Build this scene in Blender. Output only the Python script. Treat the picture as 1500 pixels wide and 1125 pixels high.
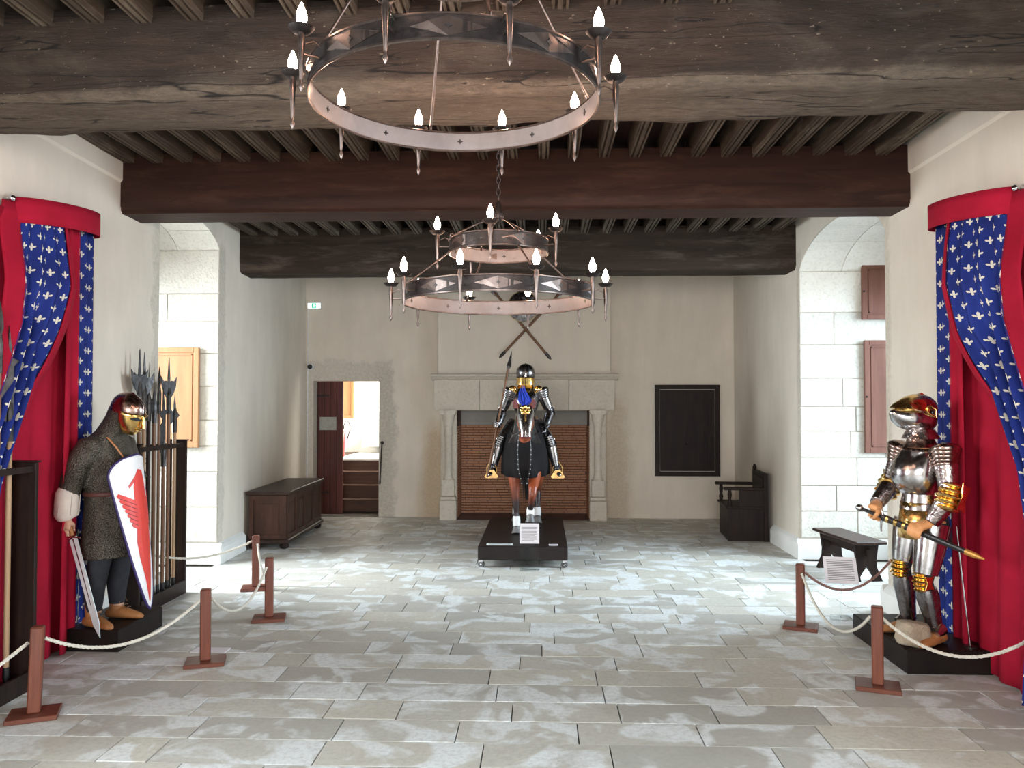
import bpy, bmesh, math, random
from mathutils import Vector, Matrix, noise
R = random.Random(7)
PI = math.pi
C = bpy.context.scene.collection
for o in list(bpy.data.objects): bpy.data.objects.remove(o)

# ------------------------------------------------------------------ camera, sky, exposure
YAW, PITCH = math.atan(43/1150), math.atan(27.5/1150)
cd = bpy.data.cameras.new('camera'); cam = bpy.data.objects.new('camera', cd); C.objects.link(cam)
cd.sensor_width = 36; cd.lens = 36*1150/1500; cd.clip_start = 0.05; cd.clip_end = 200
cam.location = (0, 0, 1.8); cam.rotation_euler = (PI/2+PITCH, 0, YAW)
bpy.context.scene.camera = cam
world = bpy.data.worlds.new('sky'); bpy.context.scene.world = world; world.use_nodes = True
bg = world.node_tree.nodes['Background']; bg.inputs[0].default_value = (.62, .78, 1, 1); bg.inputs[1].default_value = 1.6
vs = bpy.context.scene.view_settings
vs.view_transform = 'Standard'; vs.look = 'None'; vs.gamma = 1; vs.use_curve_mapping = False; vs.exposure = 0.25

def area(name, loc, direction, sx, sy, power, col, spread=115):
    l = bpy.data.lights.new(name, 'AREA'); l.shape = 'RECTANGLE'; l.size = sx; l.size_y = sy; l.energy = power; l.color = col; l.spread = math.radians(spread)
    o = bpy.data.objects.new(name, l); C.objects.link(o); o.location = loc
    o.rotation_euler = Vector(direction).to_track_quat('-Z', 'Y').to_euler(); return o
LEFT_DAY = (.88, .95, 1); RIGHT_DAY = (.74, .88, 1)
area('daylight_left_far', (-5.75, 7.9, 2.25), (1, 0, -.35), 1.5, 2.4, 310, LEFT_DAY)
area('daylight_right_far', (5.1, 8.1, 2.25), (-1, 0, -.35), 2.0, 2.4, 235, RIGHT_DAY)
area('daylight_left_near', (-5.2, 2.3, 2.25), (1, .1, -.35), 1.8, 2.4, 290, LEFT_DAY, 150)
area('daylight_right_near', (4.8, 2.2, 2.25), (-1, .1, -.35), 1.8, 2.4, 330, RIGHT_DAY, 150)
area('fill_rear', (-.3, -3.38, 1.95), (0, 1, -.03), 4.2, 2.3, 350, (.95, .97, 1), 150)  # frontal fill added behind the camera to even out the room
area('daylight_stair_window', (-1.75, 14.5, 2.3), (-1, 0, -.3), 1.3, 1.6, 150, (1, .98, .94))
BULB = 110.0
BULB_COL = (1, .60, .42)

# ------------------------------------------------------------------ helpers
def tag(o, label=None, cat=None, group=None, kind=None):
    if label: o['label'] = label
    if cat: o['category'] = cat
    if group: o['group'] = group
    if kind: o['kind'] = kind
    return o
def thing(name, label, cat, loc=(0, 0, 0), rz=0, group=None):
    o = bpy.data.objects.new(name, None); C.objects.link(o); o.location = loc; o.rotation_euler = (0, 0, rz)
    o.empty_display_size = .1
    return tag(o, label, cat, group)
def obj(name, bm, m, parent=None, smooth=False, loc=None):
    me = bpy.data.meshes.new(name)
    bmesh.ops.recalc_face_normals(bm, faces=bm.faces[:])
    bm.to_mesh(me); bm.free()
    o = bpy.data.objects.new(name, me); C.objects.link(o)
    for mm in (m if isinstance(m, (list, tuple)) else [m]): me.materials.append(mm)
    if smooth:
        for p in me.polygons: p.use_smooth = True
    if smooth and smooth != 'all' and hasattr(me, 'set_sharp_from_angle'): me.set_sharp_from_angle(angle=math.radians(50))
    if parent: o.parent = parent
    if loc: o.location = loc
    return o
def struct(name, bm, m, parent=None, smooth=False):
    o = obj(name, bm, m, parent, smooth)
    if parent is None: o['kind'] = 'structure'
    return o
def B(): return bmesh.new()
def one(fn, *a, **k):
    bm = B(); fn(bm, *a, **k); return bm
def box(bm, c, s, rot=None, bev=0):
    r = bmesh.ops.create_cube(bm, size=1); v = r['verts']
    for p in v: p.co = Vector((p.co.x*s[0], p.co.y*s[1], p.co.z*s[2]))
    if bev:
        es = list({e for p in v for e in p.link_edges})
        r = bmesh.ops.bevel(bm, geom=es, offset=bev, segments=1, affect='EDGES', profile=.5)
        v = list({p for f in r['faces'] for p in f.verts} | {p for p in v if p.is_valid})
        seen = set(v); st = list(v)
        while st:
            p = st.pop()
            for e in p.link_edges:
                q = e.other_vert(p)
                if q not in seen: seen.add(q); st.append(q)
        v = list(seen)
    M = Matrix.Translation(c)
    if rot is not None:
        M = M @ (rot.to_4x4() if isinstance(rot, Matrix) else Matrix.Rotation(rot, 4, 'Z'))
    for p in v: p.co = M @ p.co
    return v
def bx(x0, x1, y0, y1, z0, z1, bev=0):
    return one(box, ((x0+x1)/2, (y0+y1)/2, (z0+z1)/2), (abs(x1-x0), abs(y1-y0), abs(z1-z0)), bev=bev)
def abox(bm, x0, x1, y0, y1, z0, z1, bev=0):
    return box(bm, ((x0+x1)/2, (y0+y1)/2, (z0+z1)/2), (abs(x1-x0), abs(y1-y0), abs(z1-z0)), bev=bev)
def tube(bm, pts, rad, n=12, flat=1, up=None, cap=True):
    pts = [Vector(p) for p in pts]
    if not isinstance(rad, (list, tuple)): rad = [rad]*len(pts)
    rings = []; prev = None
    for i, p in enumerate(pts):
        t = (pts[min(i+1, len(pts)-1)]-pts[max(i-1, 0)]).normalized()
        if prev is None:
            u = Vector(up) if up else (Vector((0, 0, 1)) if abs(t.z) < .9 else Vector((0, -1, 0)))
        else: u = prev
        a = (u-t*u.dot(t)).normalized(); b = t.cross(a); prev = a
        r = rad[i]; ra, rb = (r if isinstance(r, tuple) else (r, r*flat))
        rings.append([bm.verts.new(p+a*ra*math.cos(2*PI*k/n)+b*rb*math.sin(2*PI*k/n)) for k in range(n)])
    for r0, r1 in zip(rings, rings[1:]):
        for k in range(n): bm.faces.new((r0[k], r0[(k+1) % n], r1[(k+1) % n], r1[k]))
    if cap:
        bm.faces.new(rings[0][::-1]); bm.faces.new(rings[-1])
    return rings
def loft(bm, rings, n=20, cap=True, arc=None, fold=None):
    """rings: (cx, cy, z, rx, ry[, tilt about x]) horizontal ellipses"""
    rs = []
    for j, rg in enumerate(rings):
        cx, cy, z, rx, ry = rg[:5]; tl = rg[5] if len(rg) > 5 else 0
        L = []
        N = n if arc is None else n+1
        for k in range(N):
            a = 2*PI*k/n if arc is None else arc[0]+(arc[1]-arc[0])*k/n
            f = 1+(fold(a, z) if fold else 0)
            x = rx*f*math.cos(a); y = ry*f*math.sin(a)
            L.append(bm.verts.new((cx+x, cy+y*math.cos(tl), z+y*math.sin(tl))))
        rs.append(L)
    for r0, r1 in zip(rs, rs[1:]):
        for k in range(n if arc is None else n): bm.faces.new((r0[k], r0[(k+1) % len(r0)], r1[(k+1) % len(r0)], r1[k]))
    if cap and arc is None: bm.faces.new(rs[0][::-1]); bm.faces.new(rs[-1])
    return rs
def lathe(bm, prof, c, d=(0, 0, 1), n=20, flat=1):
    """prof: (r, h) along d"""
    c = Vector(c); d = Vector(d).normalized()
    return tube2(bm, c, d, prof, n, flat)
def tube2(bm, c, d, prof, n, flat=1):
    u = Vector((0, 0, 1)) if abs(d.z) < .9 else Vector((1, 0, 0))
    a = (u-d*u.dot(d)).normalized(); b = d.cross(a); rs = []
    for r, h in prof:
        r = max(r, .0004)
        rs.append([bm.verts.new(c+d*h+a*r*math.cos(2*PI*k/n)+b*r*flat*math.sin(2*PI*k/n)) for k in range(n)])
    for r0, r1 in zip(rs, rs[1:]):
        for k in range(n): bm.faces.new((r0[k], r0[(k+1) % n], r1[(k+1) % n], r1[k]))
    bm.faces.new(rs[0][::-1]); bm.faces.new(rs[-1]); return rs
def ball(bm, c, r, sc=(1, 1, 1), rot=None, u=16, v=10):
    g = bmesh.ops.create_uvsphere(bm, u_segments=u, v_segments=v, radius=r)
    M = Matrix.Translation(c)
    if rot is not None: M = M @ rot.to_4x4()
    M = M @ Matrix.Diagonal((*sc, 1))
    for p in g['verts']: p.co = M @ p.co
def prism(bm, poly, fn, d0, d1):
    """poly of (u,v); fn(u,v,d)->world; extruded from d0 to d1"""
    a = [bm.verts.new(fn(u, v, d0)) for u, v in poly]; b = [bm.verts.new(fn(u, v, d1)) for u, v in poly]
    n = len(poly)
    bm.faces.new(a); bm.faces.new(b[::-1])
    for k in range(n): bm.faces.new((a[k], b[k], b[(k+1) % n], a[(k+1) % n]))
def grid(bm, nu, nv, fn, uv=None):
    V = [[bm.verts.new(fn(i/nu, j/nv)) for i in range(nu+1)] for j in range(nv+1)]
    lay = bm.loops.layers.uv.verify() if uv else None
    for j in range(nv):
        for i in range(nu):
            f = bm.faces.new((V[j][i], V[j][i+1], V[j+1][i+1], V[j+1][i]))
            if uv:
                for l, (a, b) in zip(f.loops, ((i, j), (i+1, j), (i+1, j+1), (i, j+1))): l[lay].uv = uv(a/nu, b/nv)
    return V
def solid(o, t=.004, off=0):
    m = o.modifiers.new('thick', 'SOLIDIFY'); m.thickness = t; m.offset = off; return o
def remesh(o, v=.012, s=4):
    m = o.modifiers.new('fuse', 'REMESH'); m.mode = 'VOXEL'; m.voxel_size = v; m.use_smooth_shade = True
    if s: q = o.modifiers.new('soft', 'SMOOTH'); q.iterations = s; q.factor = .5
    return o
def copy_tree(o, parent=None):
    c = o.copy(); C.objects.link(c)
    if parent: c.parent = parent
    for ch in list(o.children): copy_tree(ch, c)
    return c
def lerp(a, b, t): return a+(b-a)*t
def table(t, x):
    t = sorted(t)
    if x <= t[0][0]: return t[0][1]
    for (a, p), (b, q) in zip(t, t[1:]):
        if x <= b:
            k = (x-a)/(b-a); return lerp(p, q, k)
    return t[-1][1]

# ------------------------------------------------------------------ materials
class NT:
    def __init__(s, name):
        s.m = bpy.data.materials.new(name); s.m.use_nodes = True; s.t = s.m.node_tree; s.b = s.t.nodes['Principled BSDF']
    def n(s, ty, **k):
        x = s.t.nodes.new(ty)
        for a, b in k.items(): setattr(x, a, b)
        return x
    def l(s, a, b): s.t.links.new(a, b)
    def setin(s, sock, v):
        if hasattr(v, 'is_output'): s.l(v, sock)
        elif isinstance(v, (tuple, list)): sock.default_value = (*v, 1) if len(v) == 3 and sock.type == 'RGBA' else v
        else: sock.default_value = v
    def math(s, op, a, b=0, c=None, clamp=False):
        x = s.n('ShaderNodeMath', operation=op, use_clamp=clamp); s.setin(x.inputs[0], a); s.setin(x.inputs[1], b)
        if c is not None: s.setin(x.inputs[2], c)
        return x.outputs[0]
    def coord(s, kind='object', scale=(1, 1, 1)):
        if kind == 'world': o = s.n('ShaderNodeNewGeometry').outputs['Position']
        else: o = s.n('ShaderNodeTexCoord').outputs['UV' if kind == 'uv' else 'Object']
        mp = s.n('ShaderNodeMapping'); mp.inputs['Scale'].default_value = scale; s.l(o, mp.inputs[0]); return mp.outputs[0]
    def noise(s, v, scale, detail=4, rough=.6, dist=0):
        x = s.n('ShaderNodeTexNoise'); x.inputs['Scale'].default_value = scale; x.inputs['Detail'].default_value = detail
        x.inputs['Roughness'].default_value = rough; x.inputs['Distortion'].default_value = dist
        s.l(v, x.inputs['Vector']); return x.outputs['Fac']
    def ramp(s, f, stops, interp='LINEAR'):
        x = s.n('ShaderNodeValToRGB'); s.l(f, x.inputs[0]); e = x.color_ramp; e.interpolation = interp
        while len(e.elements) < len(stops): e.elements.new(.5)
        for q, (p, c) in zip(e.elements, stops):
            q.position = p; q.color = (*c, 1) if isinstance(c, (tuple, list)) else (c, c, c, 1)
        return x.outputs[0]
    def mix(s, f, a, b, mode='MIX'):
        x = s.n('ShaderNodeMix', data_type='RGBA', blend_type=mode); s.setin(x.inputs[0], f); s.setin(x.inputs[6], a); s.setin(x.inputs[7], b)
        return x.outputs[2]
    def bump(s, h, strength=.3, dist=.01):
        x = s.n('ShaderNodeBump'); x.inputs['Strength'].default_value = strength; x.inputs['Distance'].default_value = dist
        s.l(h, x.inputs['Height']); s.l(x.outputs[0], s.b.inputs['Normal']); return x
    def col(s, c): s.setin(s.b.inputs['Base Color'], c)
    def p(s, rough=None, metal=None, spec=None):
        if rough is not None: s.setin(s.b.inputs['Roughness'], rough)
        if metal is not None: s.setin(s.b.inputs['Metallic'], metal)
        if spec is not None: s.setin(s.b.inputs['Specular IOR Level'], spec)
        return s.m
def simple(name, c, c2=None, rough=.6, metal=0, sc=12, bump=0, bsc=60, kind='object', spec=.5):
    s = NT(name); v = s.coord(kind)
    c2 = c2 or tuple(x*.75 for x in c)
    s.col(s.ramp(s.noise(v, sc, 5), [(.3, c2), (.7, c)]))
    if bump: s.bump(s.noise(v, bsc, 3), bump, .004)
    return s.p(rough, metal, spec)
def wood(name, c, c2, axis='x', rough=.5, sc=6, st=12, kind='object', bump=.25, streak=None, spec=.3):
    s = NT(name)
    S = {'x': (1, st, st), 'y': (st, 1, st), 'z': (st, st, 1)}[axis]
    v = s.coord(kind, S)
    n = s.noise(v, sc/4, 6, .65, .6)
    c_ = s.ramp(n, [(.3, c2), (.7, c)])
    if streak:
        n2 = s.noise(s.coord(kind, {'x': (1, 5, 5), 'y': (5, 1, 5), 'z': (5, 5, 1)}[axis]), 1.6, 7, .7, .4)
        c_ = s.mix(s.ramp(n2, [(.52, 0), (.68, 1)]), c_, streak)
    s.col(c_); s.bump(n, bump, .01)
    return s.p(rough, spec=spec)

def m_plaster(name, c, c2, patches=()):
    """patches: (axis, centre, half width, noise amount, colour, zmin, zmax) on world position"""
    s = NT(name); v = s.coord('world')
    base = s.ramp(s.noise(v, .9, 5, .6), [(.3, c2), (.68, c)])
    streak = s.noise(s.coord('world', (1, 1, .25)), 3.0, 6, .65)
    base = s.mix(s.ramp(streak, [(.4, 0), (.75, .5)]), base, tuple(x*.86 for x in c2))
    g = s.n('ShaderNodeNewGeometry'); sep = s.n('ShaderNodeSeparateXYZ'); s.l(g.outputs['Position'], sep.inputs[0])
    fine = s.noise(v, 26, 5, .75); edge = s.noise(v, 5, 5, .7)
    h = s.math('MULTIPLY', fine, .12)
    for ax, cc, hw, am, colr, z0, z1, *sf in patches:
        sf = sf[0] if sf else .05
        P = sep.outputs['XYZ'.index(ax)]
        d = s.math('ABSOLUTE', s.math('SUBTRACT', P, cc))
        if sf > .1: d = s.math('SUBTRACT', d, s.math('MULTIPLY', s.math('SUBTRACT', z1, sep.outputs[2], clamp=True), .10))
        d = s.math('ADD', d, s.math('MULTIPLY', s.math('SUBTRACT', edge, .5), am))
        f = s.math('SUBTRACT', 1, s.math('DIVIDE', s.math('SUBTRACT', d, hw), sf), clamp=True)
        zz = s.math('ADD', sep.outputs[2], s.math('MULTIPLY', s.math('SUBTRACT', edge, .5), am))
        f = s.math('MULTIPLY', f, s.math('DIVIDE', s.math('SUBTRACT', z1, zz), max(.05, sf*1.5), clamp=True))
        cr = s.mix(s.ramp(fine, [(.4, 0), (.65, 1)]), tuple(x*.72 for x in colr), colr)
        base = s.mix(s.math('MULTIPLY', f, .6), base, cr)
        h = s.math('ADD', h, s.math('MULTIPLY', f, s.math('MULTIPLY', fine, .8)))
    s.col(base); s.bump(h, .5, .02)
    return s.p(.92, spec=.2)
PL, PL2 = (.74, .665, .56), (.64, .57, .475)
RGH = (.62, .565, .475)
M_wall_l = m_plaster('plaster_left', PL, PL2, [('Y', 7.2, .10, .3, RGH, -1, 3.6), ('Y', 8.72, .12, .35, RGH, -1, 3.6)])
M_wall_r = m_plaster('plaster_right', PL, PL2, [('Y', 6.95, .07, .2, (.60, .53, .42), -1, 9), ('Y', 9.24, .05, .16, RGH, -1, 3.6)])
M_wall_b = m_plaster('plaster_back', PL, PL2, [('X', -3.1, .72, .35, RGH, -.1, 2.5), ('X', -2.45, .12, .5, RGH, -1, 2.4),
    ('X', -1.66, .02, .25, (.58, .42, .24), -1, 1.6, .22), ('X', 1.16, .02, .3, (.55, .45, .32), -1, 2.0, .2)])
M_hood = m_plaster('plaster_hood', (.74, .67, .57), (.68, .615, .52))
M_white = simple('limewash_white', (.80, .79, .74), (.70, .69, .65), .8, sc=3, bump=.2, kind='world')

def m_stone(name, cols, rough=.85, bump=.6, rnd=.25, sc=7):
    s = NT(name); v = s.coord('world')
    n1 = s.noise(v, 2.2, 6, .65); n2 = s.noise(v, sc*4, 5, .8)
    c = s.ramp(n1, [(.25, cols[1]), (.7, cols[0])])
    c = s.mix(s.ramp(n2, [(.52, 0), (.66, .8)]), c, cols[2])
    rn = s.math('ADD', s.math('MULTIPLY', s.n('ShaderNodeObjectInfo').outputs['Random'], rnd), 1-rnd/2)
    c = s.mix(1, c, rn, 'MULTIPLY'); s.col(c)
    vor = s.n('ShaderNodeTexVoronoi'); vor.inputs['Scale'].default_value = sc*5; s.l(v, vor.inputs['Vector'])
    s.bump(s.math('ADD', n2, s.math('MULTIPLY', vor.outputs['Distance'], .4)), bump, .012)
    return s.p(rough, spec=.25)
M_jamb = m_stone('tufa_block', ((.72, .69, .61), (.60, .57, .50), (.50, .46, .39)))
M_mortar = simple('lime_mortar', (.62, .58, .50), (.52, .48, .42), .95, kind='world')
M_carved = m_stone('carved_stone', ((.66, .60, .50), (.54, .49, .41), (.46, .41, .33)), bump=.3, rnd=.08)

def m_floor():
    s = NT('limestone_slab'); v = s.coord('world')
    r1 = s.n('ShaderNodeObjectInfo').outputs['Random']; r2 = s.n('ShaderNodeNewGeometry').outputs['Random Per Island']
    rr = s.math('FRACT', s.math('ADD', r1, r2))
    off = s.n('ShaderNodeVectorMath', operation='ADD'); s.l(v, off.inputs[0])
    cb = s.n('ShaderNodeCombineXYZ'); s.l(s.math('MULTIPLY', rr, 7.3), cb.inputs[0]); s.l(s.math('MULTIPLY', rr, 3.1), cb.inputs[2]); s.l(cb.outputs[0], off.inputs[1])
    pv = off.outputs[0]
    base = s.ramp(s.noise(v, .8, 5, .6), [(.3, (.45, .435, .385)), (.7, (.56, .55, .505))])
    base = s.mix(1, base, s.ramp(rr, [(0, (.82, .81, .80)), (.5, (1, .99, .97)), (1, (1.12, 1.09, 1.03))]), 'MULTIPLY')
    pale = s.noise(pv, 2.6, 3, .5, .9)
    base = s.mix(s.ramp(pale, [(.50, 0), (.58, .85)]), base, (.74, .77, .76))
    dirt = s.noise(pv, 1.9, 6, .7, .5)
    base = s.mix(s.ramp(dirt, [(.56, 0), (.72, .7)]), base, (.37, .33, .28))
    fine = s.noise(v, 30, 5, .75)
    base = s.mix(s.ramp(fine, [(.35, .4), (.55, 0)]), base, (.33, .30, .26))
    s.col(base)
    s.l(s.ramp(s.noise(v, 4, 4), [(.3, .42), (.7, .68)]), s.b.inputs['Roughness'])
    s.bump(s.math('ADD', s.math('MULTIPLY', fine, .3), s.noise(v, 6, 3)), .12, .01)
    return s.p(spec=.45)
M_floor = m_floor()
M_joint = simple('floor_joint', (.12, .105, .09), (.07, .06, .05), .95, kind='world')

def m_oldbeam():
    s = NT('weathered_oak'); v = s.coord('world', (1, 7, 7)); g = s.n('ShaderNodeNewGeometry'); sp = s.n('ShaderNodeSeparateXYZ'); s.l(g.outputs['Position'], sp.inputs[0])
    n = s.noise(v, 1.6, 8, .72, .6); c = s.ramp(n, [(.3, (.016, .011, .008)), (.68, (.050, .032, .022))])
    big = s.noise(s.coord('world', (1, 2.5, 2.5)), 1.1, 6, .7, .8)
    c = s.mix(s.ramp(big, [(.5, 0), (.62, .55)]), c, (.078, .062, .047))
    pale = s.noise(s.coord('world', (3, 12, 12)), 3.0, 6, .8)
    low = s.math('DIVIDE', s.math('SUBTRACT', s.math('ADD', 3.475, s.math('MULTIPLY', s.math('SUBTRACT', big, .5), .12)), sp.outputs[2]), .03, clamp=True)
    c = s.mix(s.math('MULTIPLY', low, s.ramp(pale, [(.30, .15), (.62, 1)])), c, (.125, .097, .070))  # lower edge and underside: pale wood, plus light from below put into the colour
    crack = s.noise(s.coord('world', (.22, 4.5, 4.5)), 1.3, 3, .5, .15)
    c = s.mix(s.ramp(crack, [(.492, 0), (.498, 1), (.502, 1), (.508, 0)]), c, (.008, .006, .005))
    fle = s.noise(s.coord('world', (10, 26, 26)), 2.2, 3, .7)
    c = s.mix(s.ramp(fle, [(.66, 0), (.72, .8)]), c, (.26, .21, .155))
    s.col(c); s.bump(s.math('ADD', s.math('MULTIPLY', n, .6), s.math('MULTIPLY', s.noise(s.coord('world', (2, 12, 12)), 4, 6, .75), .5)), 1, .03)
    return s.p(.8, spec=.3)
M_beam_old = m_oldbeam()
M_beam_cased = wood('cased_oak', (.045, .018, .012), (.022, .010, .007), 'x', .6, 4, 14, 'world', .3, (.060, .028, .017), spec=.15)
M_beam_back = wood('back_oak', (.042, .028, .020), (.020, .014, .010), 'x', .7, 4, 12, 'world', .6, (.072, .056, .042), spec=.15)
M_joist = wood('joist_oak', (.105, .078, .056), (.045, .033, .024), 'y', .7, 5, 12, 'world', .6, (.165, .13, .095), spec=.2)
M_board = wood('ceiling_board', (.045, .021, .018), (.025, .013, .011), 'y', .75, 4, 10, 'world', .3)
M_dark = wood('dark_walnut', (.026, .014, .010), (.010, .006, .005), 'z', .5, 8, 10, 'object', .2, spec=.16)
M_darkx = wood('dark_walnut_long', (.050, .024, .016), (.018, .010, .008), 'y', .40, 8, 10, 'object', .2, spec=.25)
M_chest = wood('chest_oak', (.085, .038, .024), (.032, .015, .010), 'z', .42, 8, 9, 'object', .2, spec=.2)
M_plinth = simple('plinth_dark', (.016, .010, .008), (.008, .006, .005), .45, sc=5, bump=.1, spec=.18)
M_post = wood('mahogany_post', (.20, .062, .035), (.10, .030, .018), 'z', .36, 8, 10, 'object', .12)
M_postb = wood('mahogany_base', (.17, .055, .032), (.09, .028, .018), 'x', .38, 8, 10, 'object', .12)
M_shut_l = wood('pale_oak_shutter', (.46, .235, .11), (.36, .175, .08), 'z', .5, 6, 9, 'object', .15)
M_shut_r = wood('red_oak_shutter', (.19, .085, .058), (.13, .055, .038), 'z', .36, 6, 9, 'object', .15)
M_door = wood('door_red_brown', (.115, .028, .020), (.060, .016, .012), 'z', .5, 6, 9, 'object', .2)
M_step = wood('step_brown', (.10, .048, .028), (.055, .027, .017), 'x', .6, 6, 9, 'world', .2)
M_staff = wood('ash_staff', (.22, .11, .055), (.11, .05, .028), 'z', .4, 9, 20, 'object', .1)
M_staffp = wood('pale_staff', (.42, .27, .15), (.27, .16, .085), 'z', .45, 9, 20, 'object', .1)
M_iron = simple('wrought_iron', (.055, .046, .043), (.024, .020, .019), .42, .8, 25, .3, 80)
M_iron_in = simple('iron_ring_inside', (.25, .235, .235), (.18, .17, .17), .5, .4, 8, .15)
M_strut = simple('iron_strut', (.17, .135, .12), (.09, .07, .062), .32, .9, 25)
def m_steel(name, c, c2, rough=.2, engr=0):
    s = NT(name); v = s.coord()
    n = s.noise(v, 14, 5, .65); s.col(s.ramp(n, [(.3, c2), (.62, c)]))
    s.l(s.ramp(s.noise(v, 30, 4), [(.3, rough*.7), (.75, rough*1.6)]), s.b.inputs['Roughness'])
    if engr:
        w = s.n('ShaderNodeTexVoronoi'); w.inputs['Scale'].default_value = 55; s.l(v, w.inputs['Vector'])
        s.bump(w.outputs['Distance'], engr, .004)
    else: s.bump(n, .06, .01)
    return s.p(metal=1)
M_steel = m_steel('polished_steel', (.62, .60, .60), (.34, .32, .32), .17)
M_steeld = m_steel('dark_steel', (.34, .33, .34), (.16, .15, .155), .22)
M_lame = m_steel('engraved_steel', (.60, .52, .50), (.30, .24, .23), .2, .5)
M_bronze = m_steel('brown_steel', (.42, .30, .25), (.20, .13, .11), .22)
M_gold = m_steel('gilt_plate', (.95, .66, .25), (.70, .42, .12), .2)
M_blade = simple('bright_blade', (.80, .90, .88), (.70, .80, .80), .38, .35, 4)
M_pole_iron = m_steel('pole_arm_iron', (.085, .08, .078), (.035, .032, .032), .42)
M_skin = simple('painted_skin', (.62, .37, .25), (.52, .29, .19), .5, sc=8)
M_skin_o = simple('painted_skin_orange', (.70, .33, .13), (.58, .25, .09), .45, sc=8)
M_hose = simple('dark_hose', (.022, .024, .030), (.010, .011, .015), .9, sc=20, bump=.3)
M_quilt = simple('quilted_linen', (.72, .64, .55), (.60, .52, .44), .9, sc=14, bump=.5, bsc=25)
M_leather = simple('tan_leather', (.42, .175, .055), (.27, .10, .032), .6, sc=10, bump=.3)
M_lace = simple('boot_lace', (.16, .08, .04), None, .8)
M_strap = simple('orange_strap', (.50, .21, .08), None, .55)
M_black = simple('black_cloth', (.014, .012, .012), (.007, .006, .007), .85, sc=6, bump=.3, spec=.15)
M_sheen = simple('black_leather', (.03, .025, .024), (.012, .01, .01), .3, sc=9)
def m_mail():
    s = NT('ring_mail'); v = s.coord('object', (1, 1, 1))
    w = s.n('ShaderNodeTexVoronoi'); w.inputs['Scale'].default_value = 120; s.l(v, w.inputs['Vector'])
    n = s.noise(v, 7, 4)
    c = s.mix(s.ramp(n, [(.3, 0), (.7, 1)]), (.085, .072, .055), (.17, .15, .115))
    c = s.mix(s.ramp(w.outputs['Distance'], [(.25, 0), (.75, .8)]), c, (.035, .03, .025))
    s.col(c); s.bump(w.outputs['Distance'], .9, .006); return s.p(.48, .75)
M_mail = m_mail()
M_paint_w = simple('white_paint', (.84, .83, .82), (.76, .75, .74), .4, sc=4)
M_paint_r = simple('red_paint', (.72, .055, .035), (.62, .04, .03), .45, sc=6)
M_paint_line = simple('dark_red_line', (.25, .01, .01), None, .5)
M_navy = simple('navy_edge', (.035, .02, .12), None, .5)
M_rope = simple('cotton_rope', (.66, .62, .53), (.50, .46, .38), .9, sc=60)
M_roper = simple('reddish_rope', (.36, .20, .17), (.24, .12, .10), .9, sc=60)
M_card = simple('paper_card', (.78, .74, .76), (.72, .68, .70), .7, sc=5)
M_cardp = simple('pale_caption', (.62, .66, .64), (.55, .60, .58), .6, sc=5)
M_rock = m_stone('rubble', ((.55, .45, .33), (.40, .31, .22), (.30, .22, .15)), bump=1, sc=10)
M_brick = m_stone('hearth_brick', ((.50, .26, .15), (.37, .175, .10), (.26, .14, .095)), bump=.4, sc=8)
M_soot = simple('sooty_mortar', (.20, .105, .075), (.12, .065, .05), .95, kind='world', sc=4)
M_sootp = simple('grey_render', (.36, .34, .31), (.27, .255, .23), .95, kind='world', sc=2)
M_coat = simple('bay_coat', (.27, .060, .022), (.14, .028, .012), .38, sc=3)
M_legd = simple('dark_leg', (.035, .018, .015), (.018, .010, .009), .3, sc=5)
M_hoof = simple('grey_hoof', (.20, .19, .185), (.10, .095, .09), .45, sc=14)
M_pastern = simple('white_pastern', (.78, .77, .75), (.62, .60, .58), .5, sc=30)
M_mane = simple('black_mane', (.012, .010, .010), None, .5)
M_plume = simple('blue_plume', (.015, .055, .55), (.01, .03, .30), .8, sc=30, bump=.5)
M_redl = simple('red_leather', (.17, .010, .009), (.10, .006, .006), .5)
M_gilt_dull = m_steel('dull_gilt', (.50, .31, .12), (.32, .18, .07), .35)
M_rubber = simple('grey_rubber', (.12, .12, .12), None, .6)
M_chrome = m_steel('chrome', (.7, .7, .72), (.5, .5, .52), .12)
M_glasspane = NT('clear_acrylic')
M_glasspane.b.inputs['Transmission Weight'].default_value = 1; M_glasspane.col((.93, .97, .97)); M_glasspane.b.inputs['IOR'].default_value = 1.15
M_acryl = M_glasspane.p(.03)
M_ink = simple('print_ink', (.30, .29, .30), None, .8)
M_plastic = simple('white_plastic', (.80, .80, .80), None, .4)
M_fext = simple('extinguisher_red', (.60, .02, .02), None, .35)
def emis(name, c, e, base=None):
    s = NT(name); s.col(base or c); s.b.inputs['Emission Color'].default_value = (*c, 1); s.b.inputs['Emission Strength'].default_value = e
    return s.m
M_bulb = emis('lit_bulb', BULB_COL, BULB)
M_exit_w = emis('exit_sign_lit', (.80, 1, .92), 1.1)
M_exit_g = emis('exit_sign_green', (.0, .42, .20), .8)

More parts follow.
